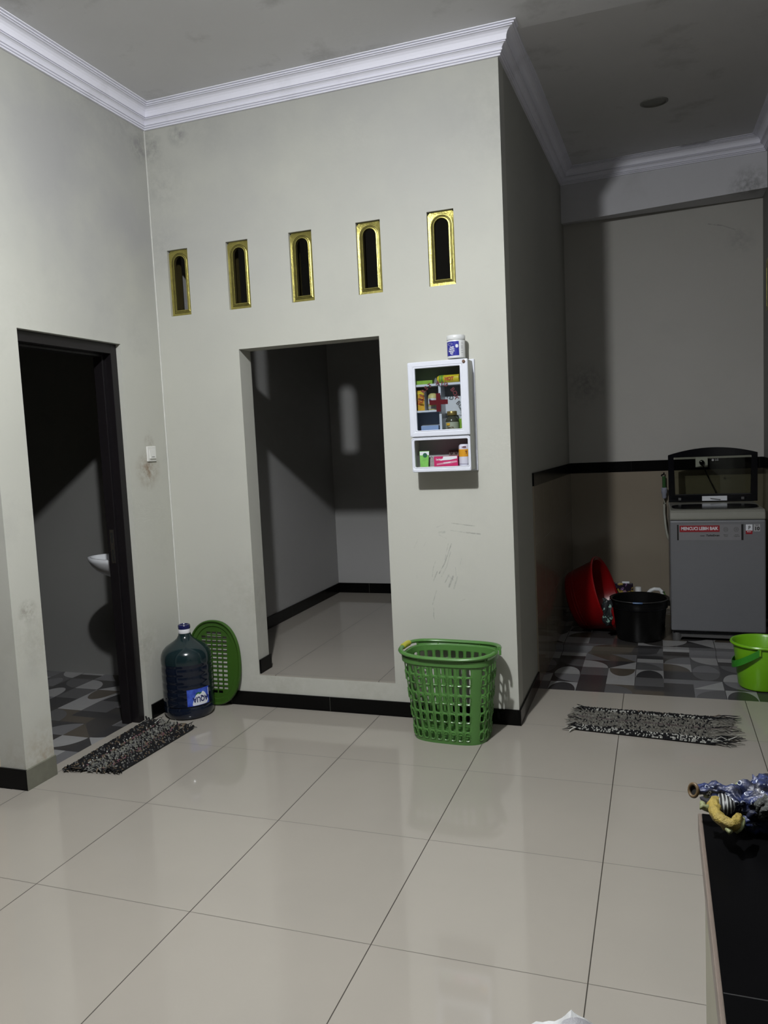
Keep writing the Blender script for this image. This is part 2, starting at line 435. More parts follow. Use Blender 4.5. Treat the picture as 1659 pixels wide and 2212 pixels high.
# inner room behind the opening
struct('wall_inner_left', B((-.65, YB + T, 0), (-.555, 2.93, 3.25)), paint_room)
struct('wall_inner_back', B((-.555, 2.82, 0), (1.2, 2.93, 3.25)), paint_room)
bm = NB(); box(bm, (-.555, YB + T, .02), (1.2, 2.82, .18)); box(bm, (OX[0] + .0005, YB + .0006, .174), (OX[1] - .0005, YB + T, .18))
struct('floor_inner', bm, floor_mat)
# bathroom
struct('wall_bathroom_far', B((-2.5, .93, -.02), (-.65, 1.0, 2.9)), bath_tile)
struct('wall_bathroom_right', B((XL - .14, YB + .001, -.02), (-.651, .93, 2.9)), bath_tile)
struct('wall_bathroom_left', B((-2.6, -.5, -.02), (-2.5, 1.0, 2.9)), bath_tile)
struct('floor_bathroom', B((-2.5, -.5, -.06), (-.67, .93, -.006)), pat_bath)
struct('ceiling_bathroom', B((-2.6, -.5, 2.9), (XL - .14, 1.0, 2.95)), ceil_mat)
# floors
bm = NB(); box(bm, (-.67, -.63, -.05), (2.73, 1.155, 0)); box(bm, (-3.2, -3.8, -.05), (2.73, -.63, 0))
struct('floor', bm, floor_mat)
bm = NB(); box(bm, (XR, 1.155, -.05), (2.73, 3.19, -.002)); box(bm, (XR, 1.995, -.05), (2.73, 3.19, .028))
struct('floor_laundry', bm, pat_laundry)
# ceilings
RISE = .14 / (3.07 - YB); HB0 = .0785
bm = NB(); box(bm, (-3.32, -3.0, 3.25), (2.85, YB, 3.3)); box(bm, (-.75, YB, 3.25), (1.2, 2.93, 3.3))
struct('ceiling', bm, ceil_mat)
bm = NB(); h = 3.25 + RISE * (3.2 - YB)
hexa(bm, [(1.2, YB, 3.25), (2.85, YB, 3.25), (2.85, 3.2, h), (1.2, 3.2, h), (1.2, YB, 3.56), (2.85, YB, 3.56), (2.85, 3.2, 3.56), (1.2, 3.2, 3.56)])
struct('ceiling_laundry', bm, ceil_mat)
bm = NB()
hexa(bm, [(XR, 3.05, 3.004), (2.73, 2.95, 3.034), (2.73, 3.19, 3.034), (XR, 3.19, 3.026), (XR, 3.05, 3.42), (2.73, 2.95, 3.42), (2.73, 3.19, 3.42), (XR, 3.19, 3.42)])
struct('trim_1', bm, paint('beam_paint', (.62, .62, .65), amt=.3, blobs=[(at(1620, 400, 'y', 2.95), .16, G1, .8)], segs=[(at(1440, 425, 'y', 3.0), at(1490, 412, 'y', 3.0), .006, .3), (at(1490, 412, 'y', 3.0), at(1530, 395, 'y', 3.0), .005, .3)]))      # boxed beam over the laundry wall

# cornice
prof = [(0, -.102), (.012, -.102), (.014, -.096), (.010, -.094), (.018, -.093), (.020, -.087), (.016, -.085), (.024, -.084), (.026, -.078), (.022, -.076), (.026, -.071), (.031, -.065), (.038, -.061), (.045, -.060),
        (.045, -.057), (.040, -.055), (.049, -.054), (.049, -.050), (.050, -.040), (.054, -.029), (.062, -.020), (.072, -.0155), (.083, -.015), (.083, -.012), (.079, -.011), (.092, -.0105), (.092, -.006), (.088, -.0045), (.102, -.004), (.102, .004)]
def sweep(path, name, mat):
    bm = NB(); rows = []
    n = len(path)
    for i, (x, y, z) in enumerate(path):
        p = Vector((x, y))
        d0 = (p - Vector(path[i - 1][:2])).normalized() if i else None
        d1 = (Vector(path[i + 1][:2]) - p).normalized() if i < n - 1 else None
        r0 = Vector((d0.y, -d0.x)) if d0 else None; r1 = Vector((d1.y, -d1.x)) if d1 else None
        if d0 and d1:
            m = r0 + r1; m = m / m.length_squared * 2 if m.length > 1e-4 else r0
        else: m = r0 or r1
        rows.append([bm.verts.new((x + m.x * a, y + m.y * a, z + b)) for a, b in prof] + [bm.verts.new((x - m.x * .002, y - m.y * .002, z + .004)), bm.verts.new((x - m.x * .002, y - m.y * .002, z - .102))])
    k = len(rows[0])
    for a, b in zip(rows, rows[1:]):
        for j in range(k): bm.faces.new((a[j], b[j], b[(j + 1) % k], a[(j + 1) % k]))
    bm.faces.new(rows[0]); bm.faces.new(rows[-1][::-1])
    return struct(name, bm, mat)
sweep([(-3.2, -.618, 3.25), (XL, -.618, 3.25), (XL, YB, 3.25), (XR, YB, 3.25), (XR, 3.05, 3.382), (2.73, 2.95, 3.376), (2.73, YB, 3.25), (2.73, -3.0, 3.25)], 'trim_2', corn_mat)

struct('trim_3', B((XL, YB - .007, HB0), (XL + .007, YB, 3.15)), pm('clean_plaster_bead', (.72, .72, .68), .6), bevel=.002)

# skirting tiles
HB = .0785
def skirt(name, a, b, m=black_tile, **k): return struct(name, B(a, b), m, bevel=.0012, **k)
skirt('baseboard_back', (XL + .01, YB - .010, 0), (XR, YB, HB))
skirt('baseboard_side', (XR, YB - .010, 0), (XR + .010, 1.215, HB))
skirt('baseboard_left', (XL, .262, 0), (XL + .010, YB, HB))
skirt('baseboard_left_end', (XL, -.6275, 0), (XL + .010, DY[0], HB + .012), dusty_tile)
skirt('baseboard_front', (-3.2, -.628, 0), (XL + .0095, -.618, HB + .012))
skirt('baseboard_inner_left', (-.555, YB + T, .18), (-.545, 2.82, .262))
skirt('baseboard_inner_back', (-.545, 2.81, .18), (1.2, 2.82, .262))
skirt('baseboard_opening', (OX[0], YB + .006, .18), (OX[0] + .010, YB + T + .012, .258))
skirt('baseboard_inner_right', (1.19, YB + T, .18), (1.2, 2.81, .262))

# laundry wall tiles and black band
struct('wall_tiles_far', B((XR, 3.182, 0), (2.73, 3.19, 1.101)), wain_mat)
bm = NB(); hexa(bm, [(XR, 1.215, -.002), (XR + .008, 1.215, -.002), (XR + .008, 3.182, -.002), (XR, 3.182, -.002), (XR, 1.215, 1.137), (XR + .008, 1.215, 1.137), (XR + .008, 3.182, 1.101), (XR, 3.182, 1.101)])
struct('wall_tiles_side', bm, wain_side)
struct('wall_tiles_right', B((2.722, 1.215, 0), (2.73, 3.182, 1.101)), wain_side)
band_mat = tile_mat('black_band_tile', (.002, .002, .002), (.003, .003, .003), size=.3, gw=.001, gcol=(.008, .008, .008), rough=.2, axes='xy', spec=.15)
struct('trim_6', B((XR, 3.180, 1.101), (2.73, 3.19, 1.183)), band_mat)
bm = NB(); hexa(bm, [(XR, 1.215, 1.137), (XR + .010, 1.215, 1.137), (XR + .010, 3.18, 1.101), (XR, 3.18, 1.101), (XR, 1.215, 1.21), (XR + .010, 1.215, 1.21), (XR + .010, 3.18, 1.183), (XR, 3.18, 1.183)])
struct('trim_7', bm, band_mat)
struct('trim_8', B((2.720, 1.215, 1.101), (2.73, 3.18, 1.183)), band_mat)

# bathroom door frame
fr = NB()
fx0, fx1 = XL - .128, XL - .028
box(fr, (fx0, DY[1] - .045, -.006), (fx1, DY[1], 1.985)); box(fr, (fx0, DY[0], -.006), (fx1, DY[0] + .030, 1.985)); box(fr, (fx0, DY[0] + .030, 1.935), (fx1, DY[1] - .045, 1.985))
box(fr, (fx0, DY[1] - .060, -.006), (fx0 + .055, DY[1] - .045, 1.935)); box(fr, (fx0, DY[0] + .030, -.006), (fx0 + .055, DY[0] + .040, 1.935)); box(fr, (fx0, DY[0] + .040, 1.922), (fx0 + .055, DY[1] - .060, 1.935))
dframe = struct('door_1', fr, frame_mat, bevel=.002)
chrome = pm('brushed_metal', (.5, .5, .5), .3, metal=1, var=.1)
bm = NB(); jy = DY[1] - .060; xx = fx0 + .030
box(bm, (xx - .012, jy - .002, .86), (xx + .012, jy, 1.035))
o = obj('strike_plate', bm, chrome, dframe); o['label'] = 'small metal strike plate'
bm = NB()
for z0, z1 in ((.872, .93), (.965, 1.02)): box(bm, (xx - .006, jy - .0024, z0), (xx + .006, jy - .0018, z1))
obj('strike_hole', bm, pm('black_hole', (.004, .004, .004), .8), dframe)

# ------------------------------------------------------------------ gold ventilation grilles
def arch(w, z0, z1, n=14):
    """closed outline, w half width; starts bottom left, clockwise seen from the front"""
    pts = [(-w, z0)]
    zc = z1 - w
    for i in range(5): pts.append((-w, z0 + (zc - z0) * (i + 1) / 5))
    for i in range(1, n): pts.append((-w * math.cos(PI * i / n), zc + w * math.sin(PI * i / n)))
    for i in range(5, -1, -1): pts.append((w, z0 + (zc - z0) * i / 5))
    for i in range(1, 4): pts.append((w - 2 * w * i / 4, z0))
    return pts
def rectout(w, z0, z1, ref):
    out = []
    for (x, z), side in zip(ref, range(len(ref))):
        out.append((x, z))
    return out
def vent_mesh(hw, hh, th=.03):
    bm = NB()
    steps = [(.0, .012), (.003, .012), (.0032, .016), (.0050, .016), (.0052, .012), (.0105, .010), (.0107, .015), (.0125, .015), (.0127, .010), (.0185, .009), (.0188, .014), (.0190, .030)]
    aw = hw - .010
    loops = []
    base = arch(aw, .012, 2 * hh - .012)
    # outer rectangle: push every arch point to the plate edge
    outer = []
    for x, z in base:
        if abs(x) >= aw - 1e-6 and z < 2 * hh - .012 - aw - 1e-6 and z > .012 + 1e-6: outer.append((math.copysign(hw, x), z))
        elif z <= .012 + 1e-6: outer.append((math.copysign(hw, x) if abs(x) >= aw - 1e-6 else x, 0))
        else:
            zc = 2 * hh - .012 - aw; dx, dz = x, z - zc
            top = 2 * hh - zc
            t = min(hw / abs(dx) if abs(dx) > 1e-6 else 9e9, top / dz if dz > 1e-6 else 9e9)
            outer.append((dx * t, zc + dz * t))
    loops.append([(x, .030, z) for x, z in outer]); loops.append([(x, .010, z) for x, z in outer]); mats = [0, 0]
    for s, d in steps:
        loops.append([(x, d, z) for x, z in arch(aw - s, .012 + s, 2 * hh - .012 - s)])
        mats.append(1 if d in (.016, .015, .030) else 0)
    vs = [[bm.verts.new(p) for p in L] for L in loops]
    n = len(vs[0])
    for k in range(len(vs) - 1):
        for i in range(n):
            f = bm.faces.new((vs[k][i], vs[k][(i + 1) % n], vs[k + 1][(i + 1) % n], vs[k + 1][i])); f.material_index = 1 if (mats[k + 1] == 1 or mats[k] == 1) and k else 0
    for i in range(n): bm.faces.new((vs[-1][i], vs[-1][(i + 1) % n], vs[0][(i + 1) % n], vs[0][i]))
    return bm
vlab = ['leftmost gold arched vent, nearest the corner with the left wall', 'gold arched vent above the left jamb of the opening, second from the corner',
        'middle one of the five gold arched vents high on the wall', 'gold arched vent above the right jamb of the opening, fourth from the corner',
        'rightmost and brightest gold arched vent, above the first aid cabinet']
v0 = None
for i, (a, b) in enumerate(VX):
    if v0 is None:
        v = v0 = obj('ventilation_grille', vent_mesh(.0640, (VZ[1] - VZ[0]) / 2 - .001), [gold, gold_groove])
    else:
        v = v0.copy(); C.objects.link(v)
    bm = NB(); x0, x1, z0, z1, ya, yb = -.0635, .0635, .0, VZ[1] - VZ[0] - .002, .0302, .1170
    for p0, p1 in (((x0, ya, z0), (x0 + .004, yb, z1)), ((x1 - .004, ya, z0), (x1, yb, z1)), ((x0 + .004, ya, z0), (x1 - .004, yb, z0 + .004)), ((x0 + .004, ya, z1 - .004), (x1 - .004, yb, z1))): box(bm, p0, p1)
    obj('sleeve', bm, gold_groove, v, label='dark inner sleeve added to blacken the hole')  # added dark lining so the lit reveal looks black
    v.location = ((a + b) / 2, YB + .005, VZ[0] + .001); v.scale.x = (b - a - .001) / .128
    tag(v, vlab[i], 'vent', 'gold arched vents in a row over the opening')
v = v0.copy(); C.objects.link(v); v.scale.x = 1; v.data = v0.data
v.location = (2.73 - .012, 3.03 - .075, 2.21); v.rotation_euler = (0, 0, -PI / 2)
tag(v, 'gold vent on the laundry side wall, a sliver at the right edge', 'vent')

# ------------------------------------------------------------------ light switch
t = thing('light_switch', 'white light switch on the stained wall beside the bathroom doorway', 'switch', (XL, .421, 1.418))
sw = pm('switch_plastic', (.80, .80, .76), .35, var=.05)
obj('plate', B((0, -.038, -.041), (.009, .038, .041)), sw, t, bevel=.003)
bm = NB(); hexa(bm, [(.009, -.024, -.026), (.017, -.024, -.026), (.017, .024, -.026), (.009, .024, -.026), (.009, -.024, .026), (.011, -.024, .026), (.011, .024, .026), (.009, .024, .026)])
obj('rocker', bm, sw, t, bevel=.001)
obj('indicator_slot', B((.0162, -.012, -.018), (.0172, .012, -.015)), pm('slot_grey', (.2, .2, .2), .5), t)

# ------------------------------------------------------------------ bathroom basin
ceramic = pm('white_ceramic', (.75, .77, .80), .12, var=.05)
bm = NB()
def bowl(bm, a, b, c, wall=.014, n=22, m=8):
    def shell(a, b, c, zt):
        rows = []
        for j in range(m + 1):
            ph = PI / 2 * j / m
            rows.append([bm.verts.new((-a * math.cos(PI * i / n - PI / 2) * math.cos(ph) ** .9, b * math.sin(PI * i / n - PI / 2) * math.cos(ph) ** .9, zt - c * math.sin(ph))) for i in range(n + 1)])
        for p, q in zip(rows, rows[1:]):
            for i in range(n): bm.faces.new((p[i], p[i + 1], q[i + 1], q[i]))
        return rows[0]
    r1 = shell(a, b, c, 0); r2 = shell(a - wall, b - wall, c - wall, 0)
    for i in range(n): bm.faces.new((r1[i], r2[i], r2[i + 1], r1[i + 1]))
bowl(bm, .335, .17, .135, .016)
bmesh.ops.remove_doubles(bm, verts=bm.verts, dist=1e-5)
t = obj('wash_basin', bm, ceramic, smooth='all', loc=(XL - .14, .455, .855))
tag(t, 'white pointed wash basin jutting out just inside the dark bathroom doorway', 'basin')

# ------------------------------------------------------------------ water bottle
bottle_dark = pm('dark_teal_plastic', (.012, .028, .032), .14, var=.3, scale=6, coat=.3, trans=.15)
water_dark = pm('dark_blue_water_plastic', (.006, .010, .022), .12, var=.4, scale=6, coat=.3)
bc = Vector((-.436, .384, 0))
t = thing('water_bottle', 'large dark blue water gallon with white and navy cap in the corner', 'bottle', bc, .0)
Rb = .134
prof_b = [(.0, .004), (.10, .002), (.122, .006), (.131, .022), (.133, .045), (.1315, .062), (.128, .068), (.1335, .075)]
z = .075
for k in range(5):
    prof_b += [(.1335, z + .006), (.1335, z + .028), (.1312, z + .035), (.1335, z + .042)]; z += .043
prof_b += [(.134, z + .008), (.134, z + .030), (.130, z + .050), (.121, z + .070), (.104, z + .088), (.082, z + .102), (.060, z + .116), (.043, z + .130), (.034, z + .146), (.030, z + .165), (.0285, z + .185)]
lo_ = [q for q in prof_b if q[1] <= .30]; hi_ = [lo_[-1]] + [q for q in prof_b if q[1] > .30]
bm = NB(); lathe(bm, lo_, 56); obj('body', bm, water_dark, t, smooth=True)
bm = NB(); lathe(bm, hi_, 56); obj('shoulder', bm, bottle_dark, t, smooth=True, label='dark green empty upper part')
ztop = prof_b[-1][1]
bm = NB(); lathe(bm, [(.0305, ztop - .032), (.0315, ztop - .030), (.0315, ztop - .006), (.0305, ztop - .004)], 32, cap0=True, cap1=True)
obj('seal_band', bm, pm('white_seal', (.85, .85, .88), .3), t, smooth=True)
bm = NB(); lathe(bm, [(.0318, ztop - .004), (.0325, ztop), (.0325, ztop + .014), (.029, ztop + .0185), (.022, ztop + .0185), (.020, ztop + .015), (.0, ztop + .015)], 32, cap0=True)
obj('cap', bm, pm('navy_plastic', (.01, .012, .08), .2), t, smooth=True)
# label: patch wrapped round the bottle, printed upside down
A0 = math.atan2(EYE.y - bc.y, EYE.x - bc.x) + math.radians(22)
def on_bottle(u, v, d=.0):   # u along the surface (m), v height
    a = A0 + u / Rb
    return ((Rb + d) * math.cos(a), (Rb + d) * math.sin(a), v)
def patch(u0, u1, v0, v1, d, n=16):
    bm = NB()
    g = [[bm.verts.new(on_bottle(u0 + (u1 - u0) * i / n, v, d)) for i in range(n + 1)] for v in (v0, v1)]
    for i in range(n): bm.faces.new((g[0][i], g[0][i + 1], g[1][i + 1], g[1][i]))
    return bm
m, nt, p = nodes_of('blue_label_print')
tc = N(nt, 'ShaderNodeTexCoord').outputs['Object']; sx = N(nt, 'ShaderNodeSeparateXYZ'); nt.links.new(tc, sx.inputs[0])
nt.links.new(mixc(nt, ramp(nt, noise(nt, tc, 25, 3), .35, .65), (.015, .03, .30), (.05, .11, .52)), p.inputs['Base Color']); p.inputs['Roughness'].default_value = .25
lab = obj('label', patch(-.062, .064, .078, .168, .0012), m, t, smooth='all', label='blue label with white mountain, printed upside down')
white_print = pm('white_print', (.80, .83, .88), .35, var=.05)
def wrapped(name, pts, mat, d, n=1):
    bm = NB(); prev = None
    for (u, a, b) in pts:
        cur = [bm.verts.new(on_bottle(u, a, d)), bm.verts.new(on_bottle(u, b, d))]
        if prev: bm.faces.new((prev[0], cur[0], cur[1], prev[1]))
        prev = cur
    return obj(name, bm, mat, lab)
wrapped('mountain_print', [(-.035, .082, .090), (-.028, .080, .112), (-.020, .080, .128), (-.012, .080, .138), (-.004, .080, .143), (.004, .080, .137), (.012, .080, .140), (.022, .080, .150), (.030, .080, .147), (.040, .080, .135), (.048, .082, .115), (.056, .092, .098)], white_print, .0018)
wrapped('green_hill_print', [(-.020, .130, .134), (-.012, .138, .146), (-.002, .142, .150), (.008, .138, .146), (.016, .142, .146)], pm('green_print', (.02, .16, .06), .4), .0024)
obj('barcode_print', patch(.058, .062, .120, .160, .0018), white_print, lab)
bm = text_bm('AQUA', .040, lambda x, y, z: on_bottle(-x + .010, -y + .112, .0026 + z), bold=.0012, squeeze=.75)
obj('lettering', bm, pm('navy_print', (.01, .015, .12), .4), lab)

# ------------------------------------------------------------------ green laundry basket lid
green = pm('green_plastic', (.090, .235, .055), .32, var=.1, scale=8, bump=.02)
lid_green = pm('dark_green_plastic', (.042, .110, .014), .35, var=.1, scale=8)
def lid_bm():
    a, b = .168, .238       # half width, half height (lies in XZ later)
    bm = NB()
    P = [(1.0, .004), (1.0, .016), (.975, .022), (.94, .020), (.93, .014), (.925, .012), (.80, .012), (.79, .008), (.78, .006), (.0, .006)]
    n = 64; rings = []
    for s, d in P[:-1]:
        ring = []
        for i in range(n):
            t = 2 * PI * i / n; ct, st = math.cos(t), math.sin(t); e = 2 / 2.3
            off = (1 - s) * .168
            ring.append(bm.verts.new(((a - off) * math.copysign(abs(ct) ** e, ct), -d, (b - off) * math.copysign(abs(st) ** e, st))))
        rings.append(ring)
    for p, q in zip(rings, rings[1:]):
        for i in range(n): bm.faces.new((p[i], p[(i + 1) % n], q[(i + 1) % n], q[i]))
    bm.faces.new(rings[-1])
    back = [bm.verts.new((v.co.x, v.co.y + .003 if v.co.y < -.005 else v.co.y, v.co.z)) for v in rings[-1]]
    # thin underside following the front
    und = []
    for s, d in ((.985, .004), (.975, .017), (.945, .016), (.915, .008), (.79, .006)):
        ring = []
        for i in range(n):
            t = 2 * PI * i / n; ct, st = math.cos(t), math.sin(t); e = 2 / 2.3
            off = (1 - s) * .168
            ring.append(bm.verts.new(((a - off) * math.copysign(abs(ct) ** e, ct), -d + .002, (b - off) * math.copysign(abs(st) ** e, st))))
        und.append(ring)
    for i in range(n): bm.faces.new((rings[0][i], und[0][i], und[0][(i + 1) % n], rings[0][(i + 1) % n]))
    for p, q in zip(und, und[1:]):
        for i in range(n): bm.faces.new((p[i], q[i], q[(i + 1) % n], p[(i + 1) % n]))
    for i in range(n): bm.faces.new((und[-1][i], back[i], back[(i + 1) % n], und[-1][(i + 1) % n]))
    bm.faces.new(back[::-1])
    cut = NB()
    for r in range(-7, 8):
        zc = r * .0235
        for c in range(-2, 3):
            xc = c * .0335
            if (xc / .105) ** 2 + (zc / .195) ** 2 > 1.05: continue
            hw = .0135
            box(cut, (xc - hw, -.03, zc - .0075), (xc + hw, .02, zc + .0075))
    return boolean(bm, cut)
o = obj('basket_lid', lid_bm(), lid_green, smooth=True)
o.rotation_euler = (math.radians(-3.5), 0, 0); o.location = (-.364, .553, .240)
tag(o, 'oval dark green perforated lid leaning on the wall behind the water bottle', 'lid')

# ------------------------------------------------------------------ green laundry basket
t = thing('laundry_basket', 'tall green perforated laundry basket by the corner', 'basket', (1.040, .385, 0), math.radians(-3))
HBk = .405
def sup(th, a, b, p=3.2):
    ct, st = math.cos(th), math.sin(th)
    return Vector((a * math.copysign(abs(ct) ** (2 / p), ct), b * math.copysign(abs(st) ** (2 / p), st), 0))
# arc-length parametrised outline
def outline(a, b, p=3.2, n=720):
    pts = [sup(2 * PI * i / n, a, b, p) for i in range(n + 1)]
    L = [0]
    for q, r in zip(pts, pts[1:]): L.append(L[-1] + (r - q).length)
    def f(s):
        s = (s % 1.0) * L[-1]
        lo, hi = 0, n
        while hi - lo > 1:
            m_ = (lo + hi) // 2
            if L[m_] <= s: lo = m_
            else: hi = m_
        k = (s - L[lo]) / max(1e-9, L[hi] - L[lo])
        return pts[lo].lerp(pts[hi], k)
    return f
o_top, o_bot = outline(.218, .150), outline(.177, .118)
def bsk(s, z):
    k = z / HBk
    return o_bot(s).lerp(o_top(s), k) + Vector((0, 0, z))
bm = NB()
cols = 31
def holed(s0, s1, z0, z1, fx, fz, stag):
    M = 4
    outer = []; inner = []
    ring = [(-1 + 2 * i / M, -1) for i in range(M)] + [(1, -1 + 2 * i / M) for i in range(M)] + [(1 - 2 * i / M, 1) for i in range(M)] + [(-1, 1 - 2 * i / M) for i in range(M)]
    sc_, zc = (s0 + s1) / 2, (z0 + z1) / 2
    for x, y in ring:
        outer.append(bm.verts.new(bsk(sc_ + x * (s1 - s0) / 2, zc + y * (z1 - z0) / 2)))
        q = max(abs(x), abs(y)); r = (abs(x) ** 5 + abs(y) ** 5) ** (1 / 5)
        inner.append(bm.verts.new(bsk(sc_ + x / r * (s1 - s0) / 2 * fx, zc + y / r * (z1 - z0) / 2 * fz)))
    n = len(ring)
    for i in range(n): bm.faces.new((outer[i], outer[(i + 1) % n], inner[(i + 1) % n], inner[i]))
def solid(s0, s1, z0, z1, n=4):
    g = [[bm.verts.new(bsk(s0 + (s1 - s0) * i / n, z0 + (z1 - z0) * j / n)) for i in range(n + 1)] for j in range(n + 1)]
    for j in range(n):
        for i in range(n): bm.faces.new((g[j][i], g[j][i + 1], g[j + 1][i + 1], g[j + 1][i]))
rows = [.018 + .0447 * k for k in range(9)]
solid_cols = {3, 27}
for c in range(cols):
    s0, s1 = c / cols, (c + 1) / cols
    solid(s0, s1, 0, rows[0]); solid(s0, s1, rows[-1], HBk)
    for k in range(8):
        if c in solid_cols: solid(s0, s1, rows[k], rows[k + 1])
        else: holed(s0, s1, rows[k], rows[k + 1], .60, .84, 0)
bmesh.ops.remove_doubles(bm, verts=bm.verts, dist=2e-4)
# floor of the basket
fl = [v for v in bm.verts if v.co.z < 1e-4]
cen = bm.verts.new((0, 0, .004))
fl.sort(key=lambda v: math.atan2(v.co.y, v.co.x))
for a, b in zip(fl, fl[1:] + fl[:1]): bm.faces.new((a, b, cen))
# raised loops round alternate slots
for c in range(cols):
    if c in solid_cols: continue
    for k in range(0, 8, 2):
        sc_, zc = (c + .5) / cols, (rows[k] + rows[k + 1]) / 2
        pts = []
        for i in range(14):
            a = 2 * PI * i / 14
            x, y = math.cos(a), math.sin(a); r = (abs(x) ** 4 + abs(y) ** 4) ** .25
            p0 = bsk(sc_ + x / r * .5 / cols * .72, zc + y / r * .0223 * .92); nrm = Vector((p0.x / .0517, p0.y / .0225, 0)).normalized()
            pts.append(p0 + nrm * .0018)
        tube(bm, pts, .0022, 5, closed=True)
obj('body', bm, green, t, smooth=True, solid=.0028)
# collar under the rim, rim and handle
bm = NB(); n = 96
ringp = lambda off, z: [bm.verts.new((o_top(i / n) * (1 + off / .2)) + Vector((0, 0, z))) for i in range(n)]
rs = [ringp(.0, HBk - .028), ringp(.006, HBk - .025), ringp(.007, HBk), ringp(.001, HBk)]
for a, b in zip(rs, rs[1:]):
    for i in range(n): bm.faces.new((a[i], a[(i + 1) % n], b[(i + 1) % n], b[i]))
obj('collar', bm, green, t, smooth=True)
bm = NB()
o_rim = outline(.232, .160, 2.9)
def rimz(q): return HBk + .012 + .010 * abs(q.x / .232) ** 3
gap = (.985, 1.045)   # broken piece at the right end
pts = []
for i in range(121):
    s = .030 + (.968 - .030) * i / 120
    q = o_rim(s); pts.append((q.x, q.y, rimz(q)))
tube(bm, pts, .0115, 10, flat=.8)
# short stub on the far right side
q0 = o_rim(.030); 
tube(bm, [(q0.x + .004, q0.y, rimz(q0)), (q0.x + .006, q0.y - .004, rimz(q0) - .012), (q0.x + .006, q0.y - .006, rimz(q0) - .028)], .006, 8)
for s in [k / 12 for k in range(12)]:
    if s in (0, .5): continue
    q = o_rim(s); q2 = o_top(s) * 1.01
    tube(bm, [(q.x * .98, q.y * .98, rimz(q) - .004), (q2.x, q2.y, HBk - .01)], .005, 6)
# web joining rim to collar on the long sides
for lo2, hi2 in ((.08, .42), (.58, .93)):
    m_ = 40; g = []
    for i in range(m_ + 1):
        s = lo2 + (hi2 - lo2) * i / m_
        q = o_rim(s); q2 = o_top(s) * 1.0
        g.append((bm.verts.new((q.x, q.y, rimz(q))), bm.verts.new((q2.x, q2.y, HBk - .004))))
    for a, b in zip(g, g[1:]): bm.faces.new((a[0], b[0], b[1], a[1]))
obj('rim', bm, green, t, smooth=True)
bm = NB(); pts = []
for i in range(13):
    q = o_rim(.455 + .065 * i / 12); pts.append((q.x * 1.0, q.y, rimz(q) - .001))
tube(bm, pts, [.012] + [.0145] * 11 + [.012], 12)
obj('handle_grip', bm, pm('yellow_plastic', (.50, .48, .04), .35), t, smooth=True, label='yellow grip on the left handle')

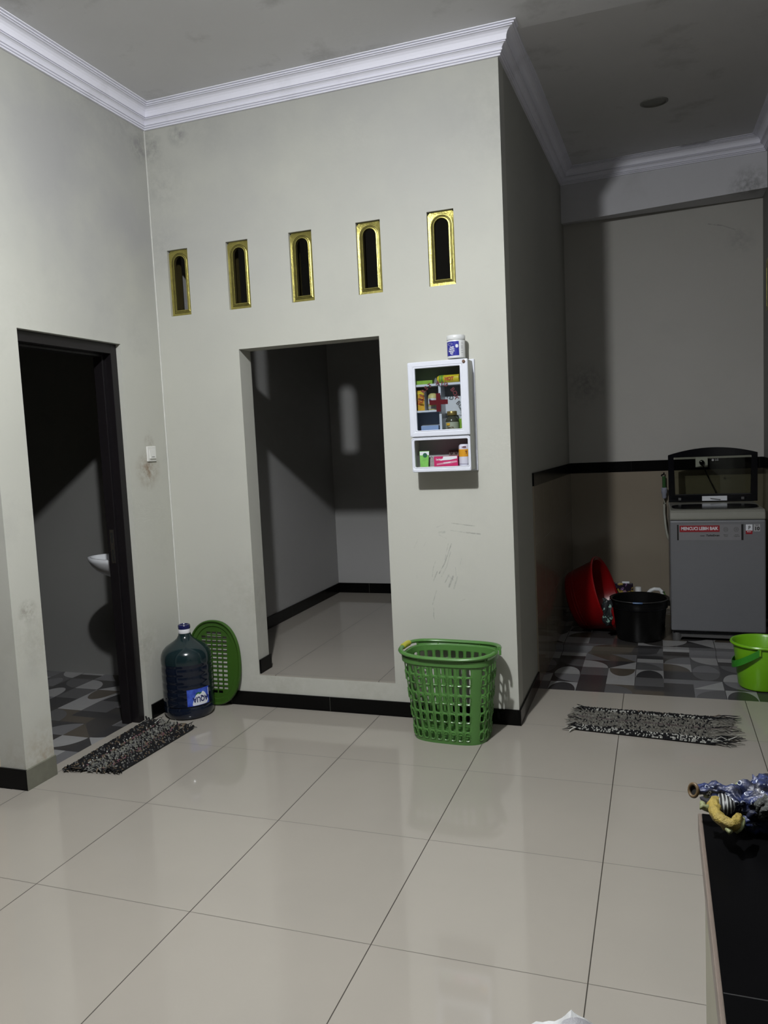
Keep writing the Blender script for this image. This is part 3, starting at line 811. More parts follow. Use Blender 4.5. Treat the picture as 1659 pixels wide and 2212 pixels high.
# ------------------------------------------------------------------ rag rugs
rug_mat = vc_mat('woven_rag_strips')
def rug(name, corners, rows, nst, label, seed, fr0, fr1, hw=.0075):
    """corners: start-left, start-right, end-right, end-left; strips run from start to end"""
    rnd = random.Random(seed)
    A, Bq, Cq, Dq = [Vector(c) for c in corners]
    cen = (A + Bq + Cq + Dq) / 4
    def mp(s, t_, z): # s across 0..1, t along 0..1
        q = A.lerp(Bq, s).lerp(Dq.lerp(Cq, s), t_)
        bow = math.sin(PI * t_) * 0.006
        return Vector((q.x - cen.x, q.y - cen.y, z + .002)) + Vector((0, -bow * 0, 0))
    t = thing(name, label, 'rug', (cen.x, cen.y, 0))
    W = (A - Bq).length; L = (A - Dq).length
    bm = NB(); lay = bm.loops.layers.float_color.new('Col')
    nr = len(rows)
    # backing
    g = [[bm.verts.new(mp(i / 4, j / 12, .0045)) for i in range(5)] for j in range(13)]
    for j in range(12):
        for i in range(4):
            f = bm.faces.new((g[j][i], g[j][i + 1], g[j + 1][i + 1], g[j + 1][i]))
            for l in f.loops: l[lay] = (.02, .02, .02, 1)
    for r, pal in enumerate(rows):
        for k in range(nst):
            ww = L / nst
            s = (r + .5 + rnd.uniform(-.12, .12)) / nr; tt = (k + .5 + rnd.uniform(-.15, .15)) / nst
            col = rnd.choice(pal); v_ = rnd.uniform(.7, 1.3); col = (col[0] * v_, col[1] * v_, col[2] * v_, 1)
            tilt = (35 if r % 2 else -35) + rnd.uniform(-15, 15); ca, sa = math.cos(math.radians(tilt)), math.sin(math.radians(tilt))
            h = rnd.uniform(.004, .008)
            ll, wd = ww * .78, W / nr * .52
            def pt(x, y, z): # x along, y across
                xr, yr = x * ca - y * sa, x * sa + y * ca
                return mp(s + yr / W, tt + xr / L, .005 + z)
            ring = [bm.verts.new(pt(ll * math.cos(a) * .62, wd * math.sin(a) * .8, 0)) for a in [2 * PI * i / 7 for i in range(7)]]
            ring2 = [bm.verts.new(pt(ll * math.cos(a) * .45, wd * math.sin(a) * .55, h * .8)) for a in [2 * PI * i / 7 for i in range(7)]]
            top = bm.verts.new(pt(0, 0, h))
            fs = [bm.faces.new((ring[i], ring[(i + 1) % 7], ring2[(i + 1) % 7], ring2[i])) for i in range(7)] + [bm.faces.new((ring2[i], ring2[(i + 1) % 7], top)) for i in range(7)]
            for f in fs:
                for l in f.loops: l[lay] = col
    obj('woven_body', bm, rug_mat, t, smooth='all')
    for e, (n_, ln) in enumerate((fr0, fr1)):
        bm = NB(); lay = bm.loops.layers.float_color.new('Col')
        for k in range(n_):
            s = (k + rnd.random()) / n_
            pal = rows[min(nr - 1, int(s * nr))]; col = rnd.choice(pal); v_ = rnd.uniform(.8, 1.5); col = (col[0] * v_, col[1] * v_, col[2] * v_, 1)
            l_ = ln * rnd.uniform(.3, 1.0); sg = -1 if e == 0 else 1; base = 0 if e == 0 else 1
            d1, d2 = rnd.uniform(-.05, .05), rnd.uniform(-.12, .12)
            h1, h2 = rnd.uniform(.004, .018), rnd.uniform(.001, .010)
            if rnd.random() < .06: h2 += .02
            pts = [mp(s, base - sg * .03, .006), mp(s, base, .009), mp(s + d1, base + sg * l_ * .4 / L, h1 + .003), mp(s + d1 + d2 * .5, base + sg * l_ * .75 / L, (h1 + h2) / 2 + .003), mp(s + d1 + d2, base + sg * l_ / L, h2 + .002)]
            rr = rnd.uniform(.0022, .0050)
            tube(bm, pts, [rr, rr, rr, rr * .9, rr * .5], 5, col=col, lay=lay, flat=.45)
        o = obj('fringe', bm, rug_mat, t, smooth='all'); o['kind'] = 'stuff'
    return t
K_ = (.008, .008, .009); W_ = (.42, .42, .38); Gg = (.11, .11, .105); Gm = (.20, .20, .18); Pk = (.16, .075, .09); Gr = (.16, .16, .13); Br = (.12, .09, .06)
blk = [K_, K_, K_, K_, W_]; bk2 = [K_, K_, K_, K_, K_, K_, K_, K_, Gg, Br]
gry = [Gg, Gg, Gm, K_, Gr, K_]; pnk = [Pk, Br, K_, K_, Gg]; mixd = [K_, Gm, Gr, K_, K_, Br]
rug('rag_rug', [(-.588, -.405, 0), (-.300, -.372, 0), (-.275, .170, 0), (-.600, .218, 0)], [bk2, bk2, bk2, bk2, bk2, blk, pnk, mixd, gry, gry, gry, gry, gry, mixd, pnk, pnk, bk2, mixd, bk2, bk2, bk2, bk2], 84,
    'black grey and pink woven rag rug at the bathroom doorway', 3, (60, .035), (46, .030))
lg = [(.15, .145, .125), (.12, .115, .10), (.17, .165, .145), (.13, .125, .11), (.14, .13, .11), K_]; lg2 = [(.09, .07, .07), (.13, .125, .11), (.10, .08, .08)]
bw = [K_, K_, W_, K_, (.3, .3, .28)]
rug('rag_rug', [(1.622, .880, 0), (1.600, .560, 0), (2.215, .500, 0), (2.235, .860, 0)], [bk2, bw, bw, lg, lg, lg, lg, lg, lg, lg2, lg, lg, lg, lg, lg, lg, bw, bw, bw, bw], 100,
    'pale grey woven rag rug with black and white edges, in front of the laundry area', 5, (54, .070), (60, .13))
bm = NB(); lay = bm.loops.layers.float_color.new('Col')

# ------------------------------------------------------------------ first aid cabinet
cabp = pm('white_cabinet_plastic', (.80, .83, .92), .3, var=.03)
cab_in = pm('cabinet_inner_shaded_plastic', (.42, .43, .45), .4, var=.05)  # white plastic inside, greyed to paint in its shadow
cab_side = pm('cabinet_side_plastic', (.52, .54, .50), .4, var=.05)
cx0, cx1, cz0, cz1, yf = .872, 1.163, 1.268, 1.792, .4525
t = thing('first_aid_cabinet', 'white wall cabinet with a glass door and a red cross, hung beside the opening', 'cabinet', ((cx0 + cx1) / 2, YB, cz0))
def rel(p): return (p[0] - (cx0 + cx1) / 2, p[1] - YB, p[2] - cz0)
def rb(bm, a, b): box(bm, rel(a), rel(b))
bm = NB(); rb(bm, (cx0 - .004, YB - .012, cz0 - .004), (cx1 + .008, YB, cz1 + .006)); obj('back_plate', bm, cabp, t, bevel=.003)
bm = NB()
yb_ = YB - .012; ys = yf + .014
rb(bm, (cx0 + .004, ys, cz0 + .004), (cx0 + .010, yb_, cz1 - .003)); rb(bm, (cx1 - .012, ys, cz0 + .004), (cx1 - .002, yb_, cz1 - .003))
rb(bm, (cx0 + .010, ys, cz0 + .004), (cx1 - .012, yb_, cz0 + .024)); rb(bm, (cx0 + .010, ys, cz1 - .010), (cx1 - .012, yb_, cz1 - .003))
rb(bm, (cx0 + .010, ys, 1.430), (cx1 - .012, yb_, 1.445))
obj('body', bm, cab_side, t, bevel=.0015)
bm = NB(); rb(bm, (cx0 + .010, yb_ - .003, cz0 + .024), (cx1 - .012, yb_, cz1 - .01)); obj('inner_back', bm, cab_in, t)
bm = NB()
rb(bm, (cx0 + .010, yf + .018, 1.676), (cx1 - .012, yb_ - .003, 1.687)); obj('shelf', bm, cabp, t, bevel=.001)
bm = NB(); rb(bm, (cx0 + .010, yf + .018, 1.554), (1.013, yb_ - .003, 1.563)); obj('shelf', bm, cabp, t, bevel=.001)
bm = NB(); rb(bm, (1.013, yf + .018, 1.446), (1.025, yb_ - .003, 1.676)); obj('divider', bm, cabp, t, bevel=.001)
def frame_bm(x0, x1, z0, z1, hx0, hx1, hz0, hz1, y0, y1, r=.006, taper=0):
    """door frame plate with a rounded window"""
    bm = NB(); M = 24
    def ring(x0, x1, z0, z1, r, y):
        pts = []
        for cxx, czz, a0 in ((x1 - r, z1 - r, 0), (x0 + r, z1 - r, PI / 2), (x0 + r, z0 + r, PI), (x1 - r, z0 + r, 3 * PI / 2)):
            for i in range(5): pts.append(rel((cxx + r * math.cos(a0 + PI / 2 * i / 4), y, czz + r * math.sin(a0 + PI / 2 * i / 4))))
        return [bm.verts.new(p) for p in pts]
    L = [ring(x0, x1, z0, z1, r, y1), ring(x0, x1, z0, z1, r, y0 + .003), ring(x0 + .003, x1 - .003, z0 + .003, z1 - .003, r, y0),
         ring(hx0 - .012, hx1 + .012, hz0 - .010, hz1 + .010, r, y0), ring(hx0 - .010, hx1 + .010, hz0 - .008, hz1 + .008, r, y0 + .002),
         ring(hx0 - .006, hx1 + .006, hz0 - .005, hz1 + .005, r, y0 + .002), ring(hx0 - .003, hx1 + .003, hz0 - .003, hz1 + .003, r * .8, y0), ring(hx0, hx1, hz0, hz1, r * .6, y0 + .002), ring(hx0, hx1, hz0, hz1, r * .6, y1)]
    for a, b in zip(L, L[1:] + L[:1]):
        for i in range(20): bm.faces.new((a[i], a[(i + 1) % 20], b[(i + 1) % 20], b[i]))
    return bm
door = obj('door', frame_bm(cx0 - .003, cx1, 1.438, cz1, .905, 1.125, 1.468, 1.762, yf, yf + .013), cabp, t, smooth=True)
clear = glass_mat('clear_glass', (.93, .95, .96), .05)
bm = NB(); rb(bm, (.903, yf + .006, 1.466), (1.127, yf + .008, 1.764)); obj('glass_pane', bm, clear, door)
redp = pm('dark_red_print', (.085, .0015, .006), .6, var=.05, spec=.2)
bm = NB(); rb(bm, (1.0045, yf + .0035, 1.553), (1.0255, yf + .0055, 1.640)); rb(bm, (.971, yf + .0035, 1.5865), (1.0045, yf + .0055, 1.609)); rb(bm, (1.0255, yf + .0035, 1.5865), (1.061, yf + .0055, 1.609))
obj('red_cross', bm, redp, door)
bm = NB()
ccx, ccz, rr = 1.015, 1.597, .090
word = 'FIRST AID BOX'
dark_red = pm('maroon_lettering', (.10, .006, .015), .5, var=.05)
for i, ch in enumerate(word):
    if ch == ' ': continue
    a = math.radians(168 - 156 * i / (len(word) - 1)) ; th = a - PI / 2
    f = lambda x, y, z, a=a, th=th: rel((ccx + rr * math.cos(a) + x * math.cos(th) - y * math.sin(th), yf + .0045 - z, ccz + rr * math.sin(a) + x * math.sin(th) + y * math.cos(th)))
    merge(bm, text_bm(ch, .027, f, bold=.0009))
obj('lettering', bm, dark_red, door)
bm = NB(); lathe(bm, [(0, 0), (.0075, 0), (.0075, .004), (.005, .006), (0, .006)], 18)
for v in bm.verts: v.co = Vector(rel((1.1455 + v.co.x, yf - v.co.z, 1.779 + v.co.y)))
obj('door_knob', bm, pm('brown_knob', (.16, .09, .06), .4), door, smooth=True)
obj('open_front', frame_bm(cx0, cx1 - .001, cz0, 1.434, .887, 1.150, 1.292, 1.421, yf + .002, yf + .014, r=.010), cabp, t, smooth=True)

# contents: every one a thing of its own
def packet(name, label, cat, x0, x1, y0, y1, z0, z1, mat, bev=.0015, rz=0, parts=()):
    cx_, cy_ = (x0 + x1) / 2, (y0 + y1) / 2
    t = thing(name, label, cat, (cx_, cy_, z0), rz)
    obj('carton', B((x0 - cx_, y0 - cy_, 0), (x1 - cx_, y1 - cy_, z1 - z0)), mat, t, bevel=bev)
    return t
def front_text(t, s, size, x, z, y, mat, rot=0, bold=.0003, squeeze=1.0, name='lettering'):
    c_, s_ = math.cos(rot), math.sin(rot)
    bm = text_bm(s, size, lambda a, b, d: (x + a * c_ - b * s_, y - d, z + a * s_ + b * c_), depth=.0004, bold=bold, squeeze=squeeze)
    return obj(name, bm, mat, t)
lime = pm('lime_carton', (.28, .50, .04), .5, var=.25, scale=60)
packet('medicine_box', 'flat lime green box lying on the top shelf, left side', 'box', .893, .981, .485, .545, 1.6875, 1.706, lime)
t = thing('tape_dispenser', 'small crumpled clear plastic wrapper between the lime box and the yellow tube', 'wrapper', (.992, .500, 1.6875))
bm = NB(); prism(bm, [(-.008, 0, 0), (.010, 0, 0), (.008, 0, .018), (.003, 0, .030), (-.004, 0, .020)], (0, .018, 0)); obj('film', bm, pm('grey_film', (.25, .25, .24), .3), t)
t.name = 'plastic_wrapper'
yel = pm('yellow_tube', (.72, .58, .03), .35, var=.06); red = pm('red_print', (.50, .05, .02), .5); grn = pm('leaf_green_print', (.12, .35, .03), .5)
t = thing('yellow_bottle', 'yellow cylindrical bottle lying on its side on the top shelf', 'bottle', (1.060, .500, 1.707))
bm = NB(); lathe(bm, [(0, -.056), (.013, -.056), (.017, -.050), (.019, -.042), (.019, .052), (0, .052)], 28)
for v in bm.verts: v.co = Vector((v.co.z, v.co.x, v.co.y))
obj('body', bm, yel, t, smooth=True)
bm = NB()
for x0, x1 in ((-.044, -.038), (-.036, -.028), (-.027, -.024)):
    lathe(bm, [(.0193, x0), (.0193, x1)], 28)
for v in bm.verts: v.co = Vector((v.co.z, v.co.x, v.co.y))
obj('green_bands', bm, grn, t)
front_text(t, 'HOT', .022, .005, -.001, -.0195, red, bold=.0012, squeeze=.9)
t.name = 'liniment_bottle'
orange = pm('orange_yellow_carton', (.75, .42, .03), .45, var=.4, scale=40)
t = packet('carton_pack', 'tall yellow and orange carton with red lettering on the middle shelf', 'box', .902, .937, .490, .535, 1.5635, 1.660, orange)
obj('top_band', B((-.0180, -.0230, .080), (.0180, .0230, .088)), pm('yellow_carton_band', (.75, .68, .04), .45), t)
front_text(t, 'FLU', .034, .000, .048, -.0228, red, rot=math.radians(68), bold=.0008, squeeze=.8)
obj('side_panel', B((.0176, -.0226, .002), (.0182, .0226, .094)), white_print, t)
beige_b = pm('cream_yellow_bottle', (.62, .56, .22), .4, var=.25, scale=50)
t = thing('syrup_bottle', 'cream and yellow bottle next to the orange carton', 'bottle', (.975, .505, 1.5635))
bm = NB(); lathe(bm, [(0, 0), (.022, 0), (.024, .006), (.024, .062), (.020, .074), (.012, .080), (0, .081)], 28); obj('body', bm, beige_b, t, smooth=True)
bm = NB(); lathe(bm, [(.0243, .030), (.0243, .056)], 28); obj('label', bm, white_print, t, smooth=True)
bm = text_bm('fs', .020, lambda x, y, z: (x - .006, -.0252 - z, y + .046), bold=.0006); obj('lettering', bm, pm('violet_print', (.05, .03, .15), .5), t)
bm = NB(); lathe(bm, [(.0245, .006), (.0245, .018)], 28); obj('base_band', bm, pm('grey_band', (.5, .5, .5), .4), t, smooth=True)
t = thing('leaflet', 'white paper sheet standing against the back of the cabinet behind the brown bottle', 'paper', (1.066, .552, 1.446))
obj('sheet', B((-.042, -.001, 0), (.042, 0, .180)), white_print, t)
front_text(t, 'PERHATIAN', .010, .020, .086, -.0012, pm('black_print', (.03, .03, .03), .5), bold=.0002)
brown = pm('dark_olive_plastic', (.075, .075, .055), .18, var=.15)
t = thing('supplement_bottle', 'dark bottle with gold cap and pale label, standing in the cabinet', 'bottle', (1.066, .508, 1.4455))
bm = NB(); lathe(bm, [(0, 0), (.030, 0), (.0325, .004), (.0325, .060), (.030, .070), (.024, .078), (.020, .082), (.020, .088)], 36); obj('body', bm, brown, t, smooth=True)
bm = NB(); lathe(bm, [(.0235, .088), (.024, .090), (.024, .106), (.0225, .108), (0, .108)], 36, cap0=True); obj('cap', bm, pm('gold_cap', (.42, .30, .10), .35, metal=.6), t, smooth=True)
bm = NB(); lathe(bm, [(.0329, .006), (.0329, .056)], 36); lb = obj('label', bm, pm('pale_green_label', (.50, .53, .40), .45, var=.08), t, smooth=True)
bm = NB(); box(bm, (-.020, -.0345, .040), (-.004, -.0325, .052)); obj('logo', bm, orange, lb)
bm = text_bm('HEALTH', .009, lambda x, y, z: (x - .002, -.0338 - z, y + .030), bold=.0003); obj('lettering', bm, pm('brown_print', (.12, .05, .02), .5), lb)
packet('medicine_box', 'upright lime green box at the right behind the dark bottle', 'box', 1.096, 1.125, .520, .545, 1.4455, 1.517, lime)
t = packet('tissue_packet', 'pale blue packet lying in the lower left compartment of the cabinet', 'packet', .918, 1.005, .478, .540, 1.450, 1.490, pm('pale_blue_paper', (.35, .48, .78), .5, var=.15))
packet('blue_card', 'dark blue card under the pale blue packet', 'card', .893, 1.008, .472, .545, 1.4455, 1.4495, pm('royal_blue_card', (.03, .12, .50), .5), bev=0)
# open lower shelf
SZ = cz0 + .0245
gp = pm('green_sachet', (.22, .55, .12), .3, var=.5, scale=45)
t = thing('sachet', 'green and white sachet standing at the left of the open lower shelf', 'sachet', (.920, .505, SZ))
bm = NB(); prism(bm, [(-.022, 0, 0), (.018, 0, 0), (.022, 0, .055), (.026, 0, .076), (-.024, 0, .076), (-.023, 0, .050)], (0, .010, 0)); obj('pouch', bm, gp, t)
bm = NB(); box(bm, (-.022, -.0008, .056), (.024, -.0003, .074)); obj('white_header', bm, white_print, t)
bm = NB(); lathe(bm, [(0, 0), (.011, 0), (.011, .0006), (0, .0006)], 20)
for v in bm.verts: v.co = Vector((v.co.x + .004, -.0010 - v.co.z, v.co.y + .056))
obj('round_logo', bm, pm('dark_green_logo', (.02, .12, .06), .5), t)
t = thing('plastic_bag', 'small crumpled clear plastic bag beside the pink box', 'bag', (.959, .510, SZ))
bm = NB(); prism(bm, [(-.014, 0, 0), (.014, 0, 0), (.012, 0, .030), (.016, 0, .046), (.002, 0, .040), (-.008, 0, .049), (-.012, 0, .030)], (0, .015, 0)); obj('film', bm, pm('grey_film_light', (.33, .32, .31), .25, var=.5, scale=60), t)
pink = pm('magenta_carton', (.55, .03, .14), .35, var=.15)
t = packet('soap_box', 'magenta and white box lying on the open lower shelf', 'box', .977, 1.094, .472, .520, SZ, SZ + .048, pink)
bm = NB(); prism(bm, [(-.012, -.0245, .047), (.056, -.0245, .047), (.056, -.0245, .036), (.022, -.0245, .030), (-.030, -.0245, .028), (-.014, -.0245, .038)], (0, -.0006, 0)); obj('white_swirl', bm, white_print, t)
front_text(t, 'Lactacyd', .013, -.030, .034, -.0246, white_print, bold=.0004, squeeze=.8)
bm = NB(); prism(bm, [(-.045, -.0245, .006), (.030, -.0245, .014), (.056, -.0245, .018), (.054, -.0245, .026), (.030, -.0245, .024), (-.045, -.0245, .014)], (0, -.0006, 0)); obj('pale_stripe', bm, pm('pale_pink', (.65, .30, .40), .4), t)
front_text(t, 'FEMININE', .008, .006, .017, -.0252, white_print, rot=.08, bold=.0003)
t = thing('blister_pack', 'brown blister strip propped behind the magenta box', 'pack', (1.058, .548, SZ))
obj('strip', B((-.024, -.004, 0), (.024, 0, .074)), pm('brown_foil', (.16, .12, .11), .35, var=.3), t, bevel=.001)
bm = NB()
for x in (-.012, .012): lathe(bm, [(.008, 0), (.007, .003), (0, .004)], 14, c=(x, 0, 0))
for v in bm.verts: v.co = Vector((v.co.x, -.004 - v.co.z, v.co.y + .062))
obj('pill_domes', bm, pm('dark_pill', (.05, .03, .03), .3), t, smooth=True)
t = thing('powder_can', 'white cylindrical can with an orange band at the right of the lower shelf', 'can', (1.123, .490, SZ))
wp = pm('lilac_white_can', (.72, .72, .84), .3, var=.03)
bm = NB(); lathe(bm, [(0, 0), (.024, 0), (.0255, .004), (.0255, .090), (.023, .098), (.016, .102), (0, .102)], 36); obj('body', bm, wp, t, smooth=True)
bm = NB(); lathe(bm, [(.0259, .043), (.0259, .078)], 36); obj('orange_band', bm, pm('orange_print', (.70, .33, .02), .4), t, smooth=True)
bm = NB(); lathe(bm, [(.0258, .007), (.0258, .0085)], 36); obj('navy_line', bm, pm('navy_line_print', (.03, .03, .15), .4), t)
def on_can(x, y, z, r=.0262, a0=-1.35): a = a0 + x / r; return ((r + z) * math.cos(a), (r + z) * math.sin(a), y)
bm = text_bm('HER', .014, lambda x, y, z: on_can(x, y + .087, z), bold=.0006, squeeze=.8); obj('lettering', bm, dark_red, t)
bm = text_bm('T', .018, lambda x, y, z: on_can(x + .010, y + .062, z), bold=.0006); obj('lettering', bm, dark_red, t)

# jar on top of the cabinet
t = thing('plastic_jar', 'white plastic jar with a blue label standing on top of the cabinet', 'jar', (1.099, .508, 1.7985), 0)
jar_w = pm('white_jar_plastic', (.80, .82, .82), .3, var=.03)
bm = NB(); lathe(bm, [(0, 0), (.040, 0), (.0425, .003), (.0425, .083), (.041, .086)], 40, cap1=True); obj('body', bm, jar_w, t, smooth=True)
bm = NB(); lathe(bm, [(.0435, .086), (.0445, .088), (.0445, .104), (.042, .108), (0, .108)], 40, cap0=True); obj('screw_lid', bm, jar_w, t, smooth=True)
A1 = math.atan2(EYE.y - .508, EYE.x - 1.099)
def on_jar(u, v, d=0):
    a = A1 + u / .0425; return ((.0425 + d) * math.cos(a), (.0425 + d) * math.sin(a), v)
bm = NB(); n = 14; g = [[bm.verts.new(on_jar(-.060 + .073 * i / n, v, .0007)) for i in range(n + 1)] for v in (.012, .078)]
for i in range(n): bm.faces.new((g[0][i], g[0][i + 1], g[1][i + 1], g[1][i]))
lb = obj('label', bm, pm('royal_blue_label', (.02, .025, .30), .35, var=.15), t, smooth='all')
bm = NB()
for k, (s, sz, zz, uu) in enumerate((('Double', .0115, .052, -.021), ('Nutrition', .0115, .043, -.022), ('Supplement', .0105, .034, -.024), ('powder', .009, .026, -.022), ('400 g', .005, .019, -.022))):
    merge(bm, text_bm(s, sz, lambda x, y, z, zz=zz, uu=uu: on_jar(uu + x, zz + y, .0011 + z), bold=.0004, squeeze=.62 if k < 4 else 1))
obj('lettering', bm, white_print, lb)
bm = NB(); pts = [on_jar(-.030 + .013 * math.cos(a), .066 + .0045 * math.sin(a), .0014) for a in [2 * PI * i / 20 for i in range(20)]]; tube(bm, pts, .0006, 4, closed=True)
obj('oval_logo', bm, white_print, lb)
bm = NB(); pts = [on_jar(.003 + .0064 * math.cos(a), .056 + .0062 * math.sin(a) + (.002 if math.sin(a) > .2 else -.002), .0014) for a in [2 * PI * i / 20 for i in range(20)]]; poly(bm, pts)
obj('white_badge', bm, white_print, lb)
bm = NB()
for zz, ln in ((.068, .012), (.056, .010), (.050, .010), (.044, .010), (.034, .010), (.024, .011)):
    for i in range(3):
        u0 = .024 + i * ln / 3; poly(bm, [on_jar(u0, zz, .0005), on_jar(u0 + ln / 3, zz, .0005), on_jar(u0 + ln / 3, zz + .0016, .0005), on_jar(u0, zz + .0016, .0005)])
obj('small_print', bm, pm('grey_print', (.35, .35, .36), .5), t)

# ------------------------------------------------------------------ washing machine
silver = pm('silver_grey_panel', (.21, .215, .23), .34, metal=.2, var=.04)
topm = pm('grey_top_plastic', (.25, .25, .215), .28, var=.05)
blackp = pm('black_plastic', (.006, .006, .008), .12, var=.2)
dgrey = pm('dark_grey_plastic', (.10, .10, .10), .4, var=.15)
MX0, MX1, MY0, MY1 = 2.060, 2.625, 2.205, 2.93
mcx = (MX0 + MX1) / 2
t = thing('washing_machine', 'grey top loading washing machine with its black framed lid open', 'washing machine', (mcx, MY0, .028))
def mb(a, b, bm=None):
    bm = bm or NB(); box(bm, (a[0] - mcx, a[1] - MY0, a[2] - .028), (b[0] - mcx, b[1] - MY0, b[2] - .028)); return bm
obj('body', mb((MX0, MY0, .098), (MX1, MY1, .825)), silver, t, bevel=.010, bseg=3)
bm = NB()
q0, q1 = MX0 - mcx, MX1 - mcx
sec = [(0.0, .826), (-.001, .840), (.006, .874), (.022, .888), (.050, .8915), (.40, .8885), (.722, .886), (.722, .826)]
# top deck: rounded front edge, slightly wider than the body
hv = [[bm.verts.new((x * k, y, z - .028)) for y, z in sec] for x, k in ((q0, 1.0), (q0 + .012, 1.0), (q1 - .012, 1.0), (q1, 1.0))]
for a, b in zip(hv, hv[1:]):
    for i in range(len(sec)): bm.faces.new((a[i], a[(i + 1) % len(sec)], b[(i + 1) % len(sec)], b[i]))
bm.faces.new(hv[0]); bm.faces.new(hv[-1][::-1])
obj('top_deck', bm, topm, t, bevel=.008, bseg=3)
bm = NB(); pts = []
for i in range(40):
    a = 2 * PI * i / 40; ca, sa = math.cos(a), math.sin(a); e = 2 / 3.4
    pts.append((.266 * math.copysign(abs(ca) ** e, ca), .235 + .175 * math.copysign(abs(sa) ** e, sa), .8615))
prism(bm, pts, (0, 0, .0035)); obj('tub_opening', bm, blackp, t)
bm = mb((MX0 + .012, MY0 + .02, .078), (MX1 - .012, MY1 - .02, .100)); obj('dark_gap', bm, blackp, t)
bm = NB()
pts = [(q0 + .008, 0, .022)] + [(q0 + .008 + (q1 - q0 - .016) * i / 12, 0, .022 + 0) for i in range(1, 13)]
low = [(x, 0, .022) for x in (q0 + .07, q0 + .10)]
prism(bm, [(q0 + .008, .03, .056), (q1 - .008, .03, .046), (q1 - .008, .03, .0), (q1 - .05, .03, 0.0), (q1 - .07, .03, .018), (q0 + .07, .03, .022), (q0 + .05, .03, .0), (q0 + .008, .03, .0)], (0, .03, 0))
obj('kick_plate', bm, dgrey, t, bevel=.003)
for i, (x, y) in enumerate(((q0 + .035, .04), (q1 - .035, .04), (q0 + .035, .67), (q1 - .035, .67))):
    bm = NB(); lathe(bm, [(.028, 0), (.028, .035), (.024, .052)], 18, cap0=True, cap1=True); obj('foot', bm, dgrey, t, smooth=True, loc=(x, y, 0.0005))
# lid: stands up from hinges at the back
LY = .600; KL = (LY + MY0 + 3.1439) / (2.61 + 3.1439)
KX = lambda x: (1.9903 + (x + mcx - 1.9903) * KL) - mcx
KZ = lambda z: 1.4229 + (z - 1.4229) * KL
tilt = math.radians(0)
def lidpt(x, z): return (KX(x), LY, KZ(z) - .028)
out = [(-.281, .908), (.281, .908), (.283, 1.236)]
for i in range(1, 16):
    x = .283 - .566 * i / 16; out.append((x, 1.236 + .044 * (1 - (x / .283) ** 2)))
out.append((-.283, 1.236))
inn = [(-.238, .962), (.238, .962), (.245, 1.218), (-.245, 1.218)]
bm = NB()
def lid_frame():
    bm = NB(); n = len(out)
    # inner loop with one vertex per outer vertex
    inner = [inn[0], inn[1], inn[2]] + [(.245 - .49 * i / 16, 1.218) for i in range(1, 16)] + [inn[3]]
    A_ = [bm.verts.new(lidpt(x, z)) for x, z in out]; Bi = [bm.verts.new(lidpt(x, z)) for x, z in inner]
    A2 = [bm.verts.new(Vector(lidpt(x, z)) + Vector((0, .028, 0))) for x, z in out]; B2 = [bm.verts.new(Vector(lidpt(x, z)) + Vector((0, .028, 0))) for x, z in inner]
    for i in range(n):
        j = (i + 1) % n
        bm.faces.new((A_[i], A_[j], Bi[j], Bi[i])); bm.faces.new((A2[i], B2[i], B2[j], A2[j]))
        bm.faces.new((A_[i], A2[i], A2[j], A_[j])); bm.faces.new((Bi[i], Bi[j], B2[j], B2[i]))
    return bm
lid = obj('lid', lid_frame(), blackp, t, bevel=.003)
bm = NB(); box(bm, (KX(-.242), LY + .010, KZ(.962) - .03), (KX(.242), LY + .014, KZ(1.219) - .028)); obj('lid_glass', bm, glass_mat('smoked_lid_glass', (.74, .76, .70), .04, .02), lid)
bm = NB(); box(bm, (KX(-.066), LY - .0015, KZ(.915) - .028), (KX(.092), LY - .0003, KZ(.947) - .028)); st = obj('lid_sticker', bm, white_print, lid, label='white sticker on the lower lid edge')
bm = NB(); poly(bm, [(KX(x), LY - .003, KZ(z + .028) - .028) for x, z in ((-.015, .906), (.052, .896), (.050, .889), (-.012, .898))]); obj('torn_corner', bm, pm('grey_backing', (.12, .13, .13), .5), st)
front_text(lid, 'LG', .018, KX(.030), KZ(1.193) - .028, LY + .0095, pm('pale_logo_print', (.35, .35, .35), .5), bold=.0006)
bm = NB(); lathe(bm, [(0, 0), (.008, 0), (.008, .0005), (0, .0005)], 16)
for v in bm.verts: v.co = Vector((v.co.x + KX(.005), LY + .0095 - v.co.z, v.co.y + KZ(1.193) - .028))
obj('logo', bm, pm('pale_logo_disc', (.4, .4, .4), .5), lid)
for x in (-.205, .207):
    bm = NB(); box(bm, (x - .010, LY - .016, .8755), (x + .010, LY + .010, .894)); obj('hinge', bm, dgrey, t, bevel=.003)
# stickers on the front
fy = -.0008
stk = pm('silver_sticker', (.27, .27, .285), .3, metal=.2, var=.04); bkp = pm('black_sticker', (.01, .01, .01), .4); rdp = pm('red_sticker', (.32, .012, .02), .4)
def stick(name, x0, x1, z0, z1, mat, y=fy, par=None, d=.0006):
    bm = NB(); box(bm, (x0 - mcx, y - d, z0 - .028), (x1 - mcx, y, z1 - .028)); return obj(name, bm, mat, par or t)
s1 = stick('front_sticker', 2.104, 2.496, .697, .798, stk)
stick('end_bar', 2.104, 2.114, .697, .798, bkp, fy - .0007, s1); stick('end_bar', 2.484, 2.496, .697, .798, bkp, fy - .0007, s1)
stick('red_panel', 2.119, 2.358, .750, .792, rdp, fy - .0007, s1)
front_text(s1, 'MENCUCI LEBIH BAIK', .0285, 2.2385 - mcx, .7715 - .028, fy - .0016, white_print, bold=.0010, squeeze=.80)
front_text(s1, 'TurboDrum', .0165, 2.318 - mcx, .727 - .028, fy - .0012, bkp, bold=.0007, squeeze=.95)
